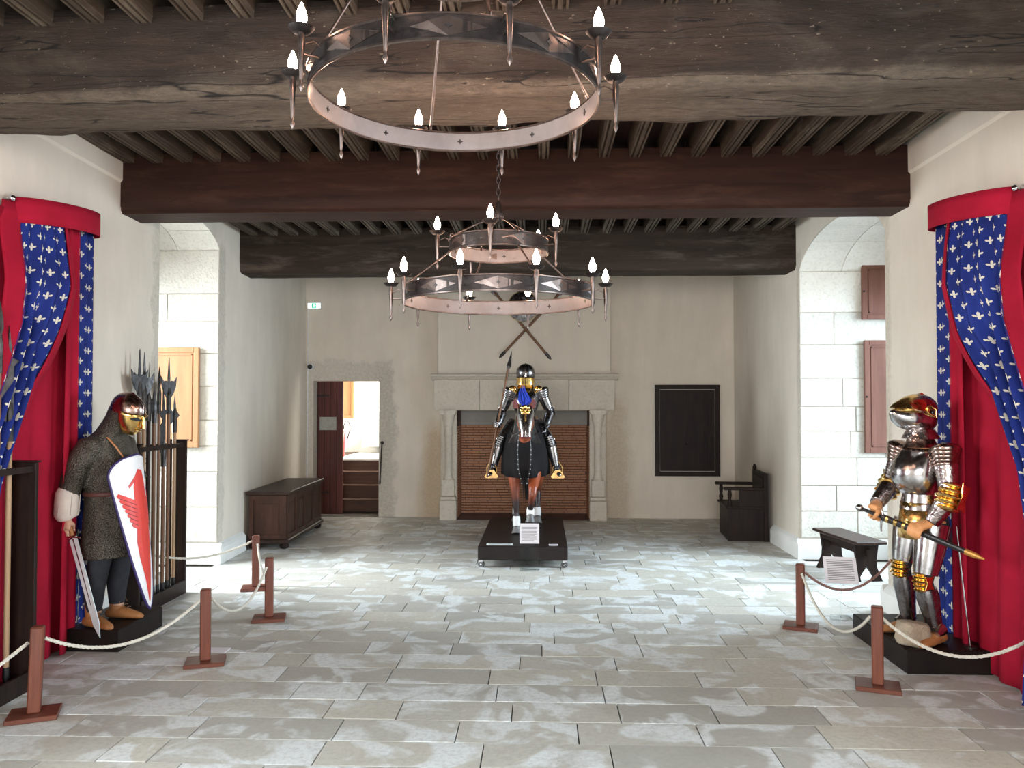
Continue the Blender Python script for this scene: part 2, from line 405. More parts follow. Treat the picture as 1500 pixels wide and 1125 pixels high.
def m_red():
    s = NT('red_felt'); v = s.coord(); n = s.noise(v, 3, 4)
    s.col(s.ramp(n, [(.3, (.27, .004, .018)), (.7, (.38, .006, .028))])); s.bump(s.noise(v, 140, 2), .15, .002)
    m = s.p(.85, spec=.2); return m
M_red = m_red()
def m_fleur():
    s = NT('blue_fleur_fabric'); uv = s.n('ShaderNodeTexCoord').outputs['UV']; sp = s.n('ShaderNodeSeparateXYZ'); s.l(uv, sp.inputs[0])
    CW, CH = .092, .080
    v = s.math('DIVIDE', sp.outputs[1], CH); row = s.math('FLOOR', v)
    sh = s.math('MULTIPLY', s.math('MODULO', s.math('ABSOLUTE', row), 2), .5)
    u = s.math('ADD', s.math('DIVIDE', sp.outputs[0], CW), sh)
    x = s.math('SUBTRACT', s.math('FRACT', u), .5); y = s.math('SUBTRACT', s.math('FRACT', v), .5)
    ax = s.math('ABSOLUTE', x)
    def ell(px, py, cx, cy, rx, ry):
        a = s.math('DIVIDE', s.math('SUBTRACT', px, cx), rx); b = s.math('DIVIDE', s.math('SUBTRACT', py, cy), ry)
        return s.math('ADD', s.math('MULTIPLY', a, a), s.math('MULTIPLY', b, b))
    skew = s.math('SUBTRACT', y, s.math('MULTIPLY', ax, .5))
    d = s.math('MINIMUM', ell(ax, y, 0, .10, .06, .22), ell(ax, skew, .14, -.07, .08, .08))
    d = s.math('MINIMUM', d, ell(ax, y, 0, -.06, .19, .038))
    d = s.math('MINIMUM', d, ell(ax, y, 0, -.20, .06, .12))
    f = s.math('LESS_THAN', d, 1)
    s.col(s.mix(f, s.ramp(s.noise(s.coord(), 4, 3), [(.3, (.006, .014, .11)), (.7, (.010, .026, .19))]), (.62, .58, .47)))
    return s.p(.75, spec=.25)
M_fleur = m_fleur()

# ------------------------------------------------------------------ the room
ZC, ZB = 3.82, 4.03                      # joist underside, boards
YB = 12.35                               # back wall
def wx(side, y): return (-3.33-.034*y) if side < 0 else 3.0
def W(side, s, w, z): return Vector((wx(side, s)+side*w, s, z))   # s along the room, w outward from the wall face
YN = -3.5
EMB = {-1: [(1.4, 3.2, 3.5, 3.74), (7.2, 8.70, 3.52, 3.76)], 1: [(1.3, 3.1, 3.3, 3.69), (6.95, 9.24, 3.33, 3.69)]}
ED = 1.45
def quad(bm, *p): return bm.faces.new([bm.verts.new(q) for q in p])
def arch_z(a, b, sp, cr, s):
    k = (s-(a+b)/2)/((b-a)/2); return sp+(cr-sp)*math.sqrt(max(0, 1-k*k))**1.3
for side in (-1, 1):
    bm = B(); s0 = YN
    for (a, b, sp, cr) in EMB[side]:
        quad(bm, W(side, s0, 0, -.02), W(side, a, 0, -.02), W(side, a, 0, ZB), W(side, s0, 0, ZB))
        N = 16
        for i in range(N):
            u0, u1 = a+(b-a)*i/N, a+(b-a)*(i+1)/N
            z0, z1 = arch_z(a, b, sp, cr, u0), arch_z(a, b, sp, cr, u1)
            quad(bm, W(side, u0, 0, z0), W(side, u1, 0, z1), W(side, u1, 0, ZB), W(side, u0, 0, ZB))
        s0 = b
    quad(bm, W(side, s0, 0, -.02), W(side, YB, 0, -.02), W(side, YB, 0, ZB), W(side, s0, 0, ZB))
    # embrasure linings
    for (a, b, sp, cr) in EMB[side]:
        for s in (a, b): quad(bm, W(side, s, 0, -.02), W(side, s, ED, -.02), W(side, s, ED, sp), W(side, s, 0, sp))
        for i in range(16):
            u0, u1 = a+(b-a)*i/16, a+(b-a)*(i+1)/16
            z0, z1 = arch_z(a, b, sp, cr, u0), arch_z(a, b, sp, cr, u1)
            quad(bm, W(side, u0, 0, z0), W(side, u1, 0, z1), W(side, u1, ED, z1), W(side, u0, ED, z0))
        # outer wall round the window
        m0, m1, zb, zt = a+.15, b-.15, .55, 3.15
        quad(bm, W(side, a, ED, -.02), W(side, b, ED, -.02), W(side, b, ED, zb), W(side, a, ED, zb))
        quad(bm, W(side, a, ED, zt), W(side, b, ED, zt), W(side, b, ED, cr), W(side, a, ED, cr))
        quad(bm, W(side, a, ED, zb), W(side, m0, ED, zb), W(side, m0, ED, zt), W(side, a, ED, zt))
        quad(bm, W(side, m1, ED, zb), W(side, b, ED, zb), W(side, b, ED, zt), W(side, m1, ED, zt))
    wall = struct('wall_left' if side < 0 else 'wall_right', bm, M_wall_l if side < 0 else M_wall_r)
    # jamb stones of the visible far jamb + soffit voussoirs
    a, b, sp, cr = EMB[side][1]
    rows = [.24]; rr = random.Random(3+side)
    while rows[-1] < sp-.2: rows.append(rows[-1]+rr.uniform(.28, .40))
    rows[-1] = sp
    def map_j(u, z, d): return W(side, b-d, u, z)
    for i, (z0, z1) in enumerate(zip(rows, rows[1:])):
        cuts = [.0, rr.uniform(.35, .6) if i % 2 else rr.uniform(.6, .8), rr.uniform(.95, 1.2), ED-.005]
        for c0, c1 in zip(cuts, cuts[1:]):
            bm = B(); g = .005
            prism(bm, [(c0+g, z0+g), (c1-g, z0+g), (c1-g, z1-g), (c0+g, z1-g)], map_j, .002, .012+rr.uniform(0, .008))
            bmesh.ops.bevel(bm, geom=bm.edges[:], offset=.003, segments=1, affect='EDGES')
            struct('stone', bm, M_jamb, wall)
    # soffit stones: three strips along the vault, five pieces across
    for k in range(3):
        w0, w1 = ED*k/3+.004, ED*(k+1)/3-.004
        for i in range(5):
            u0, u1 = a+(b-a)*i/5+.004, a+(b-a)*(i+1)/5-.004
            bm = B(); us = [lerp(u0, u1, t/4) for t in range(5)]
            top = [[W(side, u, w, arch_z(a, b, sp, cr, u)-.003) for u in us] for w in (w0, w1)]
            dn = [[p-Vector((0, 0, .014)) for p in row] for row in top]
            T = [[bm.verts.new(p) for p in r_] for r_ in top]; D = [[bm.verts.new(p) for p in r_] for r_ in dn]
            for j in range(4):
                bm.faces.new((D[0][j], D[0][j+1], D[1][j+1], D[1][j])); bm.faces.new((T[0][j], T[1][j], T[1][j+1], T[0][j+1]))
                for q in (0, 1): bm.faces.new((D[q][j], T[q][j], T[q][j+1], D[q][j+1]))
            for q in (0, 4): bm.faces.new((D[0][q], D[1][q], T[1][q], T[0][q]))
            struct('stone', bm, M_jamb, wall, smooth=True)
    # windows (frame with mullions, transom and glass) at the outer end
    for (a, b, sp, cr) in EMB[side]:
        m0, m1, zb, zt = a+.15, b-.15, .55, 3.15
        bm = B()
        def rail(s_0, s_1, z0, z1):
            prism(bm, [(s_0, z0), (s_1, z0), (s_1, z1), (s_0, z1)], lambda u, z, d: W(side, u, ED+d, z), .0, .07)
        for s in (m0, (m0+m1)/2-.03, m1-.06): rail(s, s+.06, zb, zt)
        for z in (zb, 1.85, zt-.06): rail(m0, m1, z, z+.06)
        win = struct('window_%d' % (1+(side > 0)*2+(a > 3)), bm, M_shut_r)
        bm = B(); prism(bm, [(m0, zb), (m1, zb), (m1, zt), (m0, zt)], lambda u, z, d: W(side, u, ED+d, z), .03, .034)
        gl = NT('window_glass'); tr = gl.n('ShaderNodeBsdfTransparent'); tr.inputs[0].default_value = (.94, .96, .97, 1)
        gg = gl.n('ShaderNodeBsdfGlossy'); gg.inputs['Roughness'].default_value = .02
        mx = gl.n('ShaderNodeMixShader'); mx.inputs[0].default_value = .05
        gl.l(tr.outputs[0], mx.inputs[1]); gl.l(gg.outputs[0], mx.inputs[2]); gl.l(mx.outputs[0], gl.t.nodes['Material Output'].inputs[0])
        obj('pane', bm, gl.m, win)

# back wall with the doorway, front (rear) wall
DX0, DX1, DZ = -3.62, -2.57, 2.15
FX0, FX1, FZ = -1.31, .74, 1.68
xl, xr = wx(-1, YB), wx(1, YB)
bm = B()
def vq(bm, x0, x1, z0, z1, y): quad(bm, (x0, y, z0), (x1, y, z0), (x1, y, z1), (x0, y, z1))
vq(bm, xl, DX0, -.02, ZB, YB); vq(bm, DX0, DX1, DZ, ZB, YB); vq(bm, DX1, FX0, -.02, ZB, YB); vq(bm, FX0, FX1, FZ, ZB, YB); vq(bm, FX1, xr, -.02, ZB, YB)
for x in (DX0, DX1): quad(bm, (x, YB, -.02), (x, YB+.5, -.02), (x, YB+.5, DZ), (x, YB, DZ))
quad(bm, (DX0, YB, DZ), (DX1, YB, DZ), (DX1, YB+.5, DZ), (DX0, YB+.5, DZ))
wall_back = struct('wall_back', bm, M_wall_b)
struct('wall_front', one(vq, wx(-1, YN), 3.0, -.02, ZB, YN), M_wall_b)
bm = B()
for q in ((-2.45, -2.39), (-1.39, -1.33), (-.33, -.27), (.73, .79), (1.79, 1.85)): abox(bm, *q, YN+.04, YN+.10, .75, 3.15)
for q in ((.75, .81), (1.9, 1.96), (3.09, 3.15)): abox(bm, -2.45, 1.85, YN+.045, YN+.095, *q)
struct('window_5', bm, M_shut_r)  # unseen window bars, added to go with the rear fill lamp

# cornice strip where walls meet the joists
for side in (-1, 1):
    bm = B()
    for s0, s1 in ((YN, 4.0), (4.6, 6.5)):
        prism(bm, [(0, 3.66), (.018, 3.68), (.018, ZC+.1), (0, ZC+.1)], lambda w, z, d: W(side, d, -w, z), s0, s1)
    struct('trim_%d' % (1 if side < 0 else 2), bm, M_hood)
# baseboards
def base(name, side, segs, jambs):
    bm = B()
    prof = [(0, 0), (.05, 0), (.05, .17), (.03, .2), (.0, .23)]
    for s0, s1 in segs: prism(bm, prof, lambda w, z, d: W(side, d, -w, z), s0, s1)
    for s, sg in jambs:   # returns into the embrasure
        prism(bm, prof, lambda w, z, d: W(side, s-sg*w, d, z), -.05, ED)
    struct(name, bm, M_white)
base('baseboard_left', -1, [(3.2, 4.0), (6.15, 7.2), (8.70, 9.5), (YN, 1.4)], [(8.70, 1), (7.2, -1)])
base('baseboard_right', 1, [(3.1, 4.3), (6.3, 6.95), (9.24, 10.3), (YN, 1.3)], [(9.24, 1), (6.95, -1)])

# ------------------------------------------------------------------ floor slabs
bm = B(); quad(bm, (-5.5, YN, -.02), (5.0, YN, -.02), (5.0, 14.2, -.02), (-5.5, 14.2, -.02))
floor = struct('floor', bm, M_joint)
def slab_box(bm, x0, x1, y0, y1, dz):
    g = .0035
    abox(bm, x0+g, x1-g, y0+g, y1-g, -.018, dz, bev=.0009)
rf = random.Random(11)
rows = []; P = .287; k0 = int((YN-3.906)/P)-1
slabs = []
k = k0
while True:
    y0 = 3.906+P*k; y1 = y0+P; k += 1
    if y1 < YN: continue
    if y0 > YB: break
    y1 = min(y1, YB); ym = (y0+y1)/2
    xa = wx(-1, ym); xb = 3.0
    for (a, b, _, _) in EMB[-1]:
        if a < y0 and y1 < b: xa -= ED
    for (a, b, _, _) in EMB[1]:
        if a < y0 and y1 < b: xb += ED
    x = xa-rf.uniform(0, .6)
    while x < xb:
        L = rf.choice([.42, .55, .62, .66, .72, .78, .84, .66, .7]); 
        if rf.random() < .04: L = .26
        x1 = x+L
        if xb-x1 < .15: x1 = xb
        if x1 > xa+.02: slabs.append((max(x, xa), min(x1, xb), y0, y1, rf.uniform(-.0015, .0015)))
        x = x1
def inview(s): return s[3] > 3.7 and abs((s[0]+s[1])/2) < .68*s[3]+.5
near = sorted([s for s in slabs if inview(s)], key=lambda s: s[2])[:295]
ns = set(near)
for s in near: struct('stone_slab', one(slab_box, *s), M_floor, floor)
bm = B()
for s in slabs:
    if s not in ns: slab_box(bm, *s)
o = struct('stone_slabs_beyond', bm, M_floor, floor); o['kind'] = 'stuff'

# ------------------------------------------------------------------ ceiling
bm = B(); quad(bm, (-5.2, YN, ZB), (5, YN, ZB), (5, 15, ZB), (-5.2, 15, ZB))
ceil = struct('ceiling', bm, M_board)
SP = .243
jp = [(-.046, .21), (-.046, .032), (-.042, .024), (-.042, .0), (-.030, 0), (-.026, .022), (-.017, .022), (-.013, 0)]
jp = jp+[(-x, z) for x, z in reversed(jp)]
for (y0, y1) in ((-.2, 4.3), (4.3, 6.7), (6.7, 9.6), (9.6, YB)):
    x = -3.48; SP = .275 if y0 < 1 else .25
    me = None
    while x < 2.98:
        if me is None:
            bm = B(); prism(bm, jp, lambda u, v, d: Vector((u, d, v)), y0, y1)
            o = struct('joist', bm, M_joist, ceil); me = o.data
        else:
            o = bpy.data.objects.new('joist', me); C.objects.link(o); o.parent = ceil
        o.location = (x+rf.uniform(-.008, .008), 0, ZC+rf.uniform(-.006, .006)); x += SP
def beam(name, x0, x1, y0f, y0b, z0, z1, m, rough, cham, ang=0, seed=0, prof=None, parent=None):
    """long squared timber with uneven faces; cham rounds the lower arrises"""
    prof = prof or [(0, z1), (0, z0+cham), (cham*.35, z0+cham*.35), (cham, z0), (y0b-y0f-cham, z0), (y0b-y0f-cham*.35, z0+cham*.35), (y0b-y0f, z0+cham), (y0b-y0f, z1)]
    P_ = []
    for (a, b), (c, d) in zip(prof, prof[1:]+prof[:1]):
        n = max(1, int(math.hypot(c-a, d-b)/.06))
        for i in range(n): P_.append((lerp(a, c, i/n), lerp(b, d, i/n)))
    bm = B(); NX = int((x1-x0)/.07); rs = []
    for i in range(NX+1):
        x = lerp(x0, x1, i/NX); r_ = []
        for (py, pz) in P_:
            v = Vector((x, y0f+py+math.tan(ang)*x, pz))
            q = noise.fractal(Vector((x*1.1, v.y*4, v.z*5+seed)), 1, 2, 4)
            q2 = noise.fractal(Vector((x*6, v.y*9, v.z*9+seed)), 1, 2, 3)
            dv = rough*(q*.7+q2*.3)
            cy, cz = y0f+(y0b-y0f)/2+math.tan(ang)*x, (z0+z1)/2
            dd = Vector((0, v.y-cy, v.z-cz)).normalized()
            if pz > z1-.01: dv = 0
            r_.append(bm.verts.new(v+dd*dv))
        rs.append(r_)
    n = len(P_)
    for a, b in zip(rs, rs[1:]):
        for k in range(n): bm.faces.new((a[k], a[(k+1) % n], b[(k+1) % n], b[k]))
    bm.faces.new(rs[0]); bm.faces.new(rs[-1][::-1])
    return struct(name, bm, m, parent, smooth='all' if rough > .01 else True)
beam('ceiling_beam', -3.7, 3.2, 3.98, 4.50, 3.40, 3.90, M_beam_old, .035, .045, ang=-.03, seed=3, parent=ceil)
prof2 = [(0, 3.9), (0, 3.46), (.01, 3.445), (.01, 3.425), (.03, 3.41), (.03, 3.40), (.37, 3.40), (.37, 3.41), (.39, 3.425), (.39, 3.445), (.4, 3.46), (.4, 3.9)]
beam('ceiling_beam', -3.7, 3.2, 6.46, 6.86, 3.40, 3.90, M_beam_cased, .003, .0, seed=9, prof=prof2, parent=ceil)
beam('ceiling_beam', -3.8, 3.2, 9.33, 9.80, 3.37, 3.90, M_beam_back, .008, .06, seed=5, parent=ceil)
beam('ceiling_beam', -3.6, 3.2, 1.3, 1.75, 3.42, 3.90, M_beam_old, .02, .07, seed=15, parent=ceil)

# ------------------------------------------------------------------ fireplace
FY = 12.10
fp = thing('fireplace', 'carved stone fireplace with brick hearth and tall plastered hood on the back wall', 'fireplace', (-.28, FY, 0))
def fl(x0, x1, y0, y1, z0, z1, bev=0): return bx(x0+.28, x1+.28, y0-FY, y1-FY, z0, z1, bev)
obj('hood', fl(-1.60, 1.06, FY+.02, YB-.002, 2.22, ZC-.01), M_hood, fp)
bm = B(); prism(bm, [(.0, 2.15), (-.02, 2.16), (-.05, 2.19), (-.08, 2.21), (-.08, 2.235), (-.06, 2.25), (YB-FY-.002, 2.25), (YB-FY-.002, 2.15)],
    lambda u, v, d: Vector((d, u, v)), -1.42, 1.46)
obj('mantel_shelf', bm, M_carved, fp)
xs = [-1.66, -.95, -.18, .42, 1.12]
for a, b in zip(xs, xs[1:]):
    bm = B(); g = .003
    prism(bm, [(-.03, 2.15), (.0, 1.69), (YB-FY-.002, 1.69), (YB-FY-.002, 2.15)], lambda u, v, d: Vector((d+.28, u, v)), a+g, b-g)
    obj('lintel_stone', bm, M_carved, fp)
for sx, x0 in ((-1, -1.56), (1, .74)):
    # jamb: base blocks, slim column shaft, capital
    mid = x0+.125+.28
    jb = obj('jamb', one(lambda bm: (abox(bm, x0+.28, x0+.53, 0.03, YB-FY-.002, 0, 1.69, .006))), M_carved, fp)
    for z0, z1, ww in ((0, .30, .13), (.305, .36, .12), (.365, .62, .10)):
        obj('column_base', one(lambda bm: abox(bm, mid-ww, mid+ww, -.04-ww*.3, .05, z0, z1, .01)), M_carved, fp)
    bm = B(); lathe(bm, [(.07, .62), (.08, .64), (.065, .67), (.055, .72), (.055, 1.28), (.07, 1.30), (.07, 1.33), (.058, 1.35), (.06, 1.42), (.085, 1.52), (.10, 1.60), (.12, 1.64), (.12, 1.69)], (mid, 0, 0), n=16)
    obj('column', bm, M_carved, fp, smooth=True)
    bm = B(); prism(bm, [(-.10, 1.62), (-.13, 1.66), (-.13, 1.69), (.13, 1.69), (.13, 1.66), (.10, 1.62)], lambda u, v, d: Vector((mid+u, d, v)), -.10, .1)
    obj('corbel', bm, M_carved, fp)
FB = YB+.42-FY
bm = B()
x0, x1 = FX0+.28, FX1+.28
quad(bm, (x0, FB, 0), (x1, FB, 0), (x1, FB, 1.75), (x0, FB, 1.75))
quad(bm, (x0, .1, 0), (x0, FB, 0), (x0, FB, 1.75), (x0, .1, 1.75)); quad(bm, (x1, .1, 0), (x1, FB, 0), (x1, FB, 1.75), (x1, .1, 1.75))
quad(bm, (x0, .1, 1.72), (x1, .1, 1.72), (x1, FB, 1.72), (x0, FB, 1.72)); quad(bm, (x0, -.02, .004), (x1, -.02, .004), (x1, FB, .004), (x0, FB, .004))
obj('firebox', bm, M_soot, fp)
bm = B(); abox(bm, x0, x1, FB-.02, FB-.002, 1.44, 1.72)
obj('smoke_plate', bm, M_sootp, fp)
bm = B(); rb = random.Random(2); z = .02; r = 0
while z < 1.42:
    h = .042; x = x0-.1*(r % 2)
    while x < x1:
        L = rb.uniform(.18, .23); a, b = max(x, x0+.003), min(x+L-.01, x1-.003)
        if b-a > .03: abox(bm, a, b, FB-.02-rb.uniform(0, .012), FB-.001, z, z+h-.013)
        x += L
    for xx in (x0, x1):
        y = .12-.08*(r % 2)
        while y < FB-.03:
            abox(bm, min(xx, xx+(.012 if xx < 0 else -.012)), max(xx, xx+(.012 if xx < 0 else -.012)), max(y, .11), min(y+.19, FB-.02), z, z+h-.013); y += .2
    z += h; r += 1
o = obj('hearth_bricks', bm, M_brick, fp); o['kind'] = 'stuff'

# ------------------------------------------------------------------ doorway, stair beyond
d1 = struct('door_1', bx(DX0+.002, -3.2, YB+.20, YB+.25, .01, DZ-.005, .004), M_door)
obj('notice_sheet', bx(-3.57, -3.30, YB+.188, YB+.199, 1.36, 1.57), simple('notice_grey', (.36, .35, .30), None, .6), d1)
for z in (.35, 1.9): obj('hinge', bx(DX0+.004, DX0+.2, YB+.185, YB+.199, z, z+.03), M_iron, d1)
for i in range(4):
    obj('board_batten', bx(-3.6+i*.1, -3.595+i*.1, YB+.195, YB+.2, .02, DZ-.02), M_dark, d1)
bm = B()
xL, xR, yF = -4.6, -1.3, 15.6
quad(bm, (xL, YB+.5, -.02), (xL, yF, -.02), (xL, yF, 3.2), (xL, YB+.5, 3.2))
quad(bm, (xL, yF, -.02), (xR, yF, -.02), (xR, yF, 3.2), (xL, yF, 3.2))
quad(bm, (xR, YB+.5, -.02), (xR, yF, -.02), (xR, yF, 3.2), (xR, YB+.5, 3.2))
quad(bm, (xL, YB+.5, 3.2), (xR, YB+.5, 3.2), (xR, yF, 3.2), (xL, yF, 3.2))
quad(bm, (xL, YB+.5, DZ), (xR, YB+.5, DZ), (xR, YB+.5, 3.2), (xL, YB+.5, 3.2))
quad(bm, (xL, YB+.5, -.02), (DX0, YB+.5, -.02), (DX0, YB+.5, DZ), (xL, YB+.5, DZ))
quad(bm, (DX1, YB+.5, -.02), (xR, YB+.5, -.02), (xR, YB+.5, DZ), (DX1, YB+.5, DZ))
struct('wall_stair', bm, M_white)
struct('wall_stair_ledge', bx(-3.45, xR-.01, 15.0, yF-.01, .96, 1.22), M_jamb)
st = thing('stair', 'short flight of brown wooden steps behind the doorway', 'stair', (-3.0, YB+.55, 0))
for i in range(4):
    o = obj('step', bx(-.62, .45, .02+i*.26, .3+i*.26+(1.8 if i == 3 else 0), 0 if i == 0 else .01, .205*(i+1)-.03), M_step, st)
    obj('tread', bx(-.62, .45, -.01+i*.26, .28+i*.26+(1.8 if i == 3 else 0), .205*(i+1)-.03, .205*(i+1)), M_step if i < 3 else M_white, st)
struct('floor_stair', bx(xL, -3.63, YB+.52, yF, -.02, .815), M_step); struct('floor_stair_far', bx(-2.54, xR, YB+.52, 14.9, -.02, .6), M_step)
def shutter(name, label, loc, rot, w, h, m, group=None):
    t = thing(name, label, 'shutter', loc, rot, group)
    obj('panel', bx(.055, w-.055, -.012, .008, .055, h-.055), m, t)
    for n_, (a, b, c, d) in {'stile': (0, .055, 0, h), 'stile.001': (w-.055, w, 0, h)}.items(): obj('stile', bx(a, b, -.022, .018, c, d, .004), m, t)
    for c, d in ((0, .055), (h-.055, h)): obj('rail', bx(.055, w-.055, -.022, .018, c, d, .004), m, t)
    bm = B()
    for a, b, c, d in ((.075, w-.075, .075, .088), (.075, w-.075, h-.088, h-.075), (.075, .088, .075, h-.075), (w-.088, w-.075, .075, h-.075)): abox(bm, a, b, -.018, .01, c, d)
    obj('moulding', bm, m, t)
    obj('knob', one(ball, (.02, -.03, h*.5), .012), M_iron, t)
    return t
shutter('window_shutter', 'orange oak shutter panel seen through the doorway above the steps', (-4.0, 14.9, 1.5), 0, .42, 1.1, M_shut_l)
fe = thing('fire_extinguisher', 'red fire extinguisher with black hose inside the doorway', 'extinguisher', (-3.64, 14.2, .8201))
obj('cylinder', one(lathe, [(.05, 0), (.06, .02), (.06, .42), (.04, .47), (.02, .5)], (0, 0, 0)), M_fext, fe, True)
obj('valve', bx(-.03, .05, -.015, .015, .5, .55), M_iron, fe)
obj('hose', one(tube, [(.03, 0, .53), (.08, 0, .66), (.14, 0, .62), (.16, 0, .5), (.1, 0, .3)], .01, 8), M_sheen, fe, True)
hr = thing('handrail', 'thin black iron handrail leaning at the right side of the doorway', 'handrail', (-2.54, YB-.06, 0))
obj('bar', one(tube, [(0, .0, .52), (.03, 0, 1.15)], .012, 10), M_iron, hr, True)
obj('knob', one(ball, (.035, 0, 1.17), .028), M_iron, hr, True)
obj('bracket', one(tube, [(0, 0, .55), (-.0, .058, .55)], .01, 8), M_iron, hr, True)

# exit sign, camera, conduit
ex = thing('exit_sign', 'small lit green and white emergency exit sign on the back wall', 'sign', (-3.60, YB-.03, 3.34))
obj('housing', bx(-.11, .11, -.03, .028, -.05, .05, .004), M_plastic, ex)
obj('sign_face', bx(-.10, .10, -.034, -.03, -.04, .04), M_exit_w, ex)
bm = B(); abox(bm, -.035, .035, -.037, -.034, -.035, .035)
obj('green_field', bm, M_exit_g, ex)
bm = B()
f2 = lambda u, v, d: Vector((u, d, v))
for pl in ([(-.004, .02), (.004, .02), (.006, .03), (-.002, .032)], [(-.012, .014), (.006, .016), (.012, .002), (.004, .0), (0, .01), (-.01, .008)],
           [(-.006, .012), (.004, .012), (.002, -.006), (-.008, -.004)], [(-.008, -.002), (.002, -.004), (.012, -.026), (.006, -.028)], [(-.008, -.002), (-.002, -.006), (-.016, -.024), (-.02, -.018)],
           [(.018, .004), (.026, .004), (.026, .01), (.033, .0), (.026, -.01), (.026, -.004), (.018, -.004)]): prism(bm, pl, f2, -.039, -.037)
obj('running_man', bm, M_exit_w, ex)
sc = thing('security_camera', 'small white dome security camera in the back left corner', 'camera', (-3.66, YB-.02, 2.37))
obj('mount', one(lathe, [(.05, 0), (.05, .04), (.035, .05)], (0, .018, 0), (0, -1, 0)), M_plastic, sc, True)
obj('dome', one(ball, (0, -.045, -.0), .04), M_sheen, sc, True)
o = obj('conduit', one(tube, [(-3.71, YB-.012, .05), (-3.71, YB-.012, 3.38)], .009, 8), M_plastic, None, True); tag(o, 'thin white cable conduit running up the back left corner', 'conduit')

# dark cupboard shutter on the back wall
cb = thing('wall_cupboard', 'dark almost black wooden cupboard door set in the back wall at right', 'cupboard', (2.27, YB-.03, .66))
obj('frame', one(lambda bm: [abox(bm, *q) for q in ((-.5, -.43, -.02, .028, 0, 1.42), (.43, .5, -.02, .028, 0, 1.42), (-.43, .43, -.02, .028, 0, .07), (-.43, .43, -.02, .028, 1.35, 1.42))]), M_dark, cb)
obj('door', bx(-.42, .42, -.005, .026, .08, 1.34), M_dark, cb)
obj('moulding', one(lambda bm: [abox(bm, *q) for q in ((-.34, -.32, -.012, -.005, .16, 1.26), (.32, .34, -.012, -.005, .16, 1.26), (-.32, .32, -.012, -.005, .16, .18), (-.32, .32, -.012, -.005, 1.24, 1.26))]), M_dark, cb)
obj('latch', one(ball, (-.02, -.02, .5), .014), M_iron, cb, True)

# shutters against the far jambs
shutter('window_shutter', 'pale orange oak window shutter folded against the left alcove jamb', (-4.45, 8.70-.045, 1.30), 0, .62, 1.12, M_shut_l)
shutter('window_shutter', 'lower tall reddish oak shutter on the right alcove jamb', (3.72, 9.24-.045, 1.22), 0, .7, 1.30, M_shut_r)
shutter('window_shutter', 'upper small dark reddish oak shutter on the right alcove jamb', (3.70, 9.24-.045, 2.76), 0, .7, .65, M_shut_r)

# ------------------------------------------------------------------ furniture
ch = thing('chest', 'dark oak coffer with panelled sides and bun feet against the left wall', 'chest', (-3.39, 10.42, 0), math.radians(2))
hx, hy = .24, .86
obj('body', bx(-hx+.015, hx-.015, -hy+.015, hy-.015, .09, .66), M_chest, ch)
obj('lid', bx(-hx-.03, hx+.03, -hy-.03, hy+.03, .665, .71, .008), M_darkx, ch)
obj('base_moulding', bx(-hx-.025, hx+.025, -hy-.025, hy+.025, .07, .125, .012), M_darkx, ch)
bm = B()
def frame_panel(bm, fn, u0, u1, z0, z1, t=.05):
    for a, b, c, d in ((u0, u1, z0, z0+t), (u0, u1, z1-t, z1), (u0, u0+t, z0+t, z1-t), (u1-t, u1, z0+t, z1-t)):
        prism(bm, [(a, c), (b, c), (b, d), (a, d)], fn, 0, .02)
fe_ = lambda u, v, d: Vector((u, -hy+.016-d, v)); fs_ = lambda u, v, d: Vector((hx-.016+d, u, v))
frame_panel(bm, fe_, -hx+.01, hx-.01, .13, .655)
obj('end_frame', bm, M_chest, ch)
bm = B()
for i in range(4): frame_panel(bm, fs_, -hy+.02+i*.42, -hy+.42+i*.42, .13, .655)
obj('side_frame', bm, M_chest, ch)
obj('raised_panel', one(lambda bm: prism(bm, [(-.13, .24), (.13, .24), (.13, .55), (-.13, .55)], fe_, 0, .012)), M_chest, ch)
for i in range(4): obj('raised_panel', one(lambda bm: prism(bm, [(-hy+.11+i*.42, .24), (-hy+.33+i*.42, .24), (-hy+.33+i*.42, .55), (-hy+.11+i*.42, .55)], fs_, 0, .012)), M_chest, ch)
for sx in (-1, 1):
    for sy in (-1, 1): obj('foot', one(lathe, [(.02, 0), (.05, .01), (.06, .04), (.045, .07), (.03, .072)], (sx*(hx-.05), sy*(hy-.06), 0)), M_dark, ch, True)

se = thing('settle', 'dark wooden box seat with armrests and tall back against the right wall', 'settle', (2.70, 10.72, 0), math.radians(-4))
obj('seat_box', bx(-.24, .22, -.36, .36, .0, .42), M_dark, se)
obj('seat', bx(-.27, .22, -.38, .38, .42, .45, .005), M_dark, se)
obj('backrest', bx(.21, .26, -.38, .38, .0, .88), M_dark, se)
for s in (-1, 1):
    a = obj('armrest', bx(-.30, .21, s*.36-.03, s*.36+.03, .66, .70, .008), M_dark, se)
    obj('arm_post', one(lathe, [(.022, .45), (.03, .5), (.018, .54), (.028, .6), (.02, .66)], (-.22, s*.36, 0)), M_dark, se, True)
obj('finial', one(lathe, [(.02, .88), (.03, .9), (.012, .95)], (.235, .35, 0)), M_dark, se, True)
obj('back_panel', bx(.195, .21, -.3, .3, .5, .82), M_dark, se)
obj('side_board', bx(-.10, .21, -.372, -.345, .45, .66), M_dark, se)

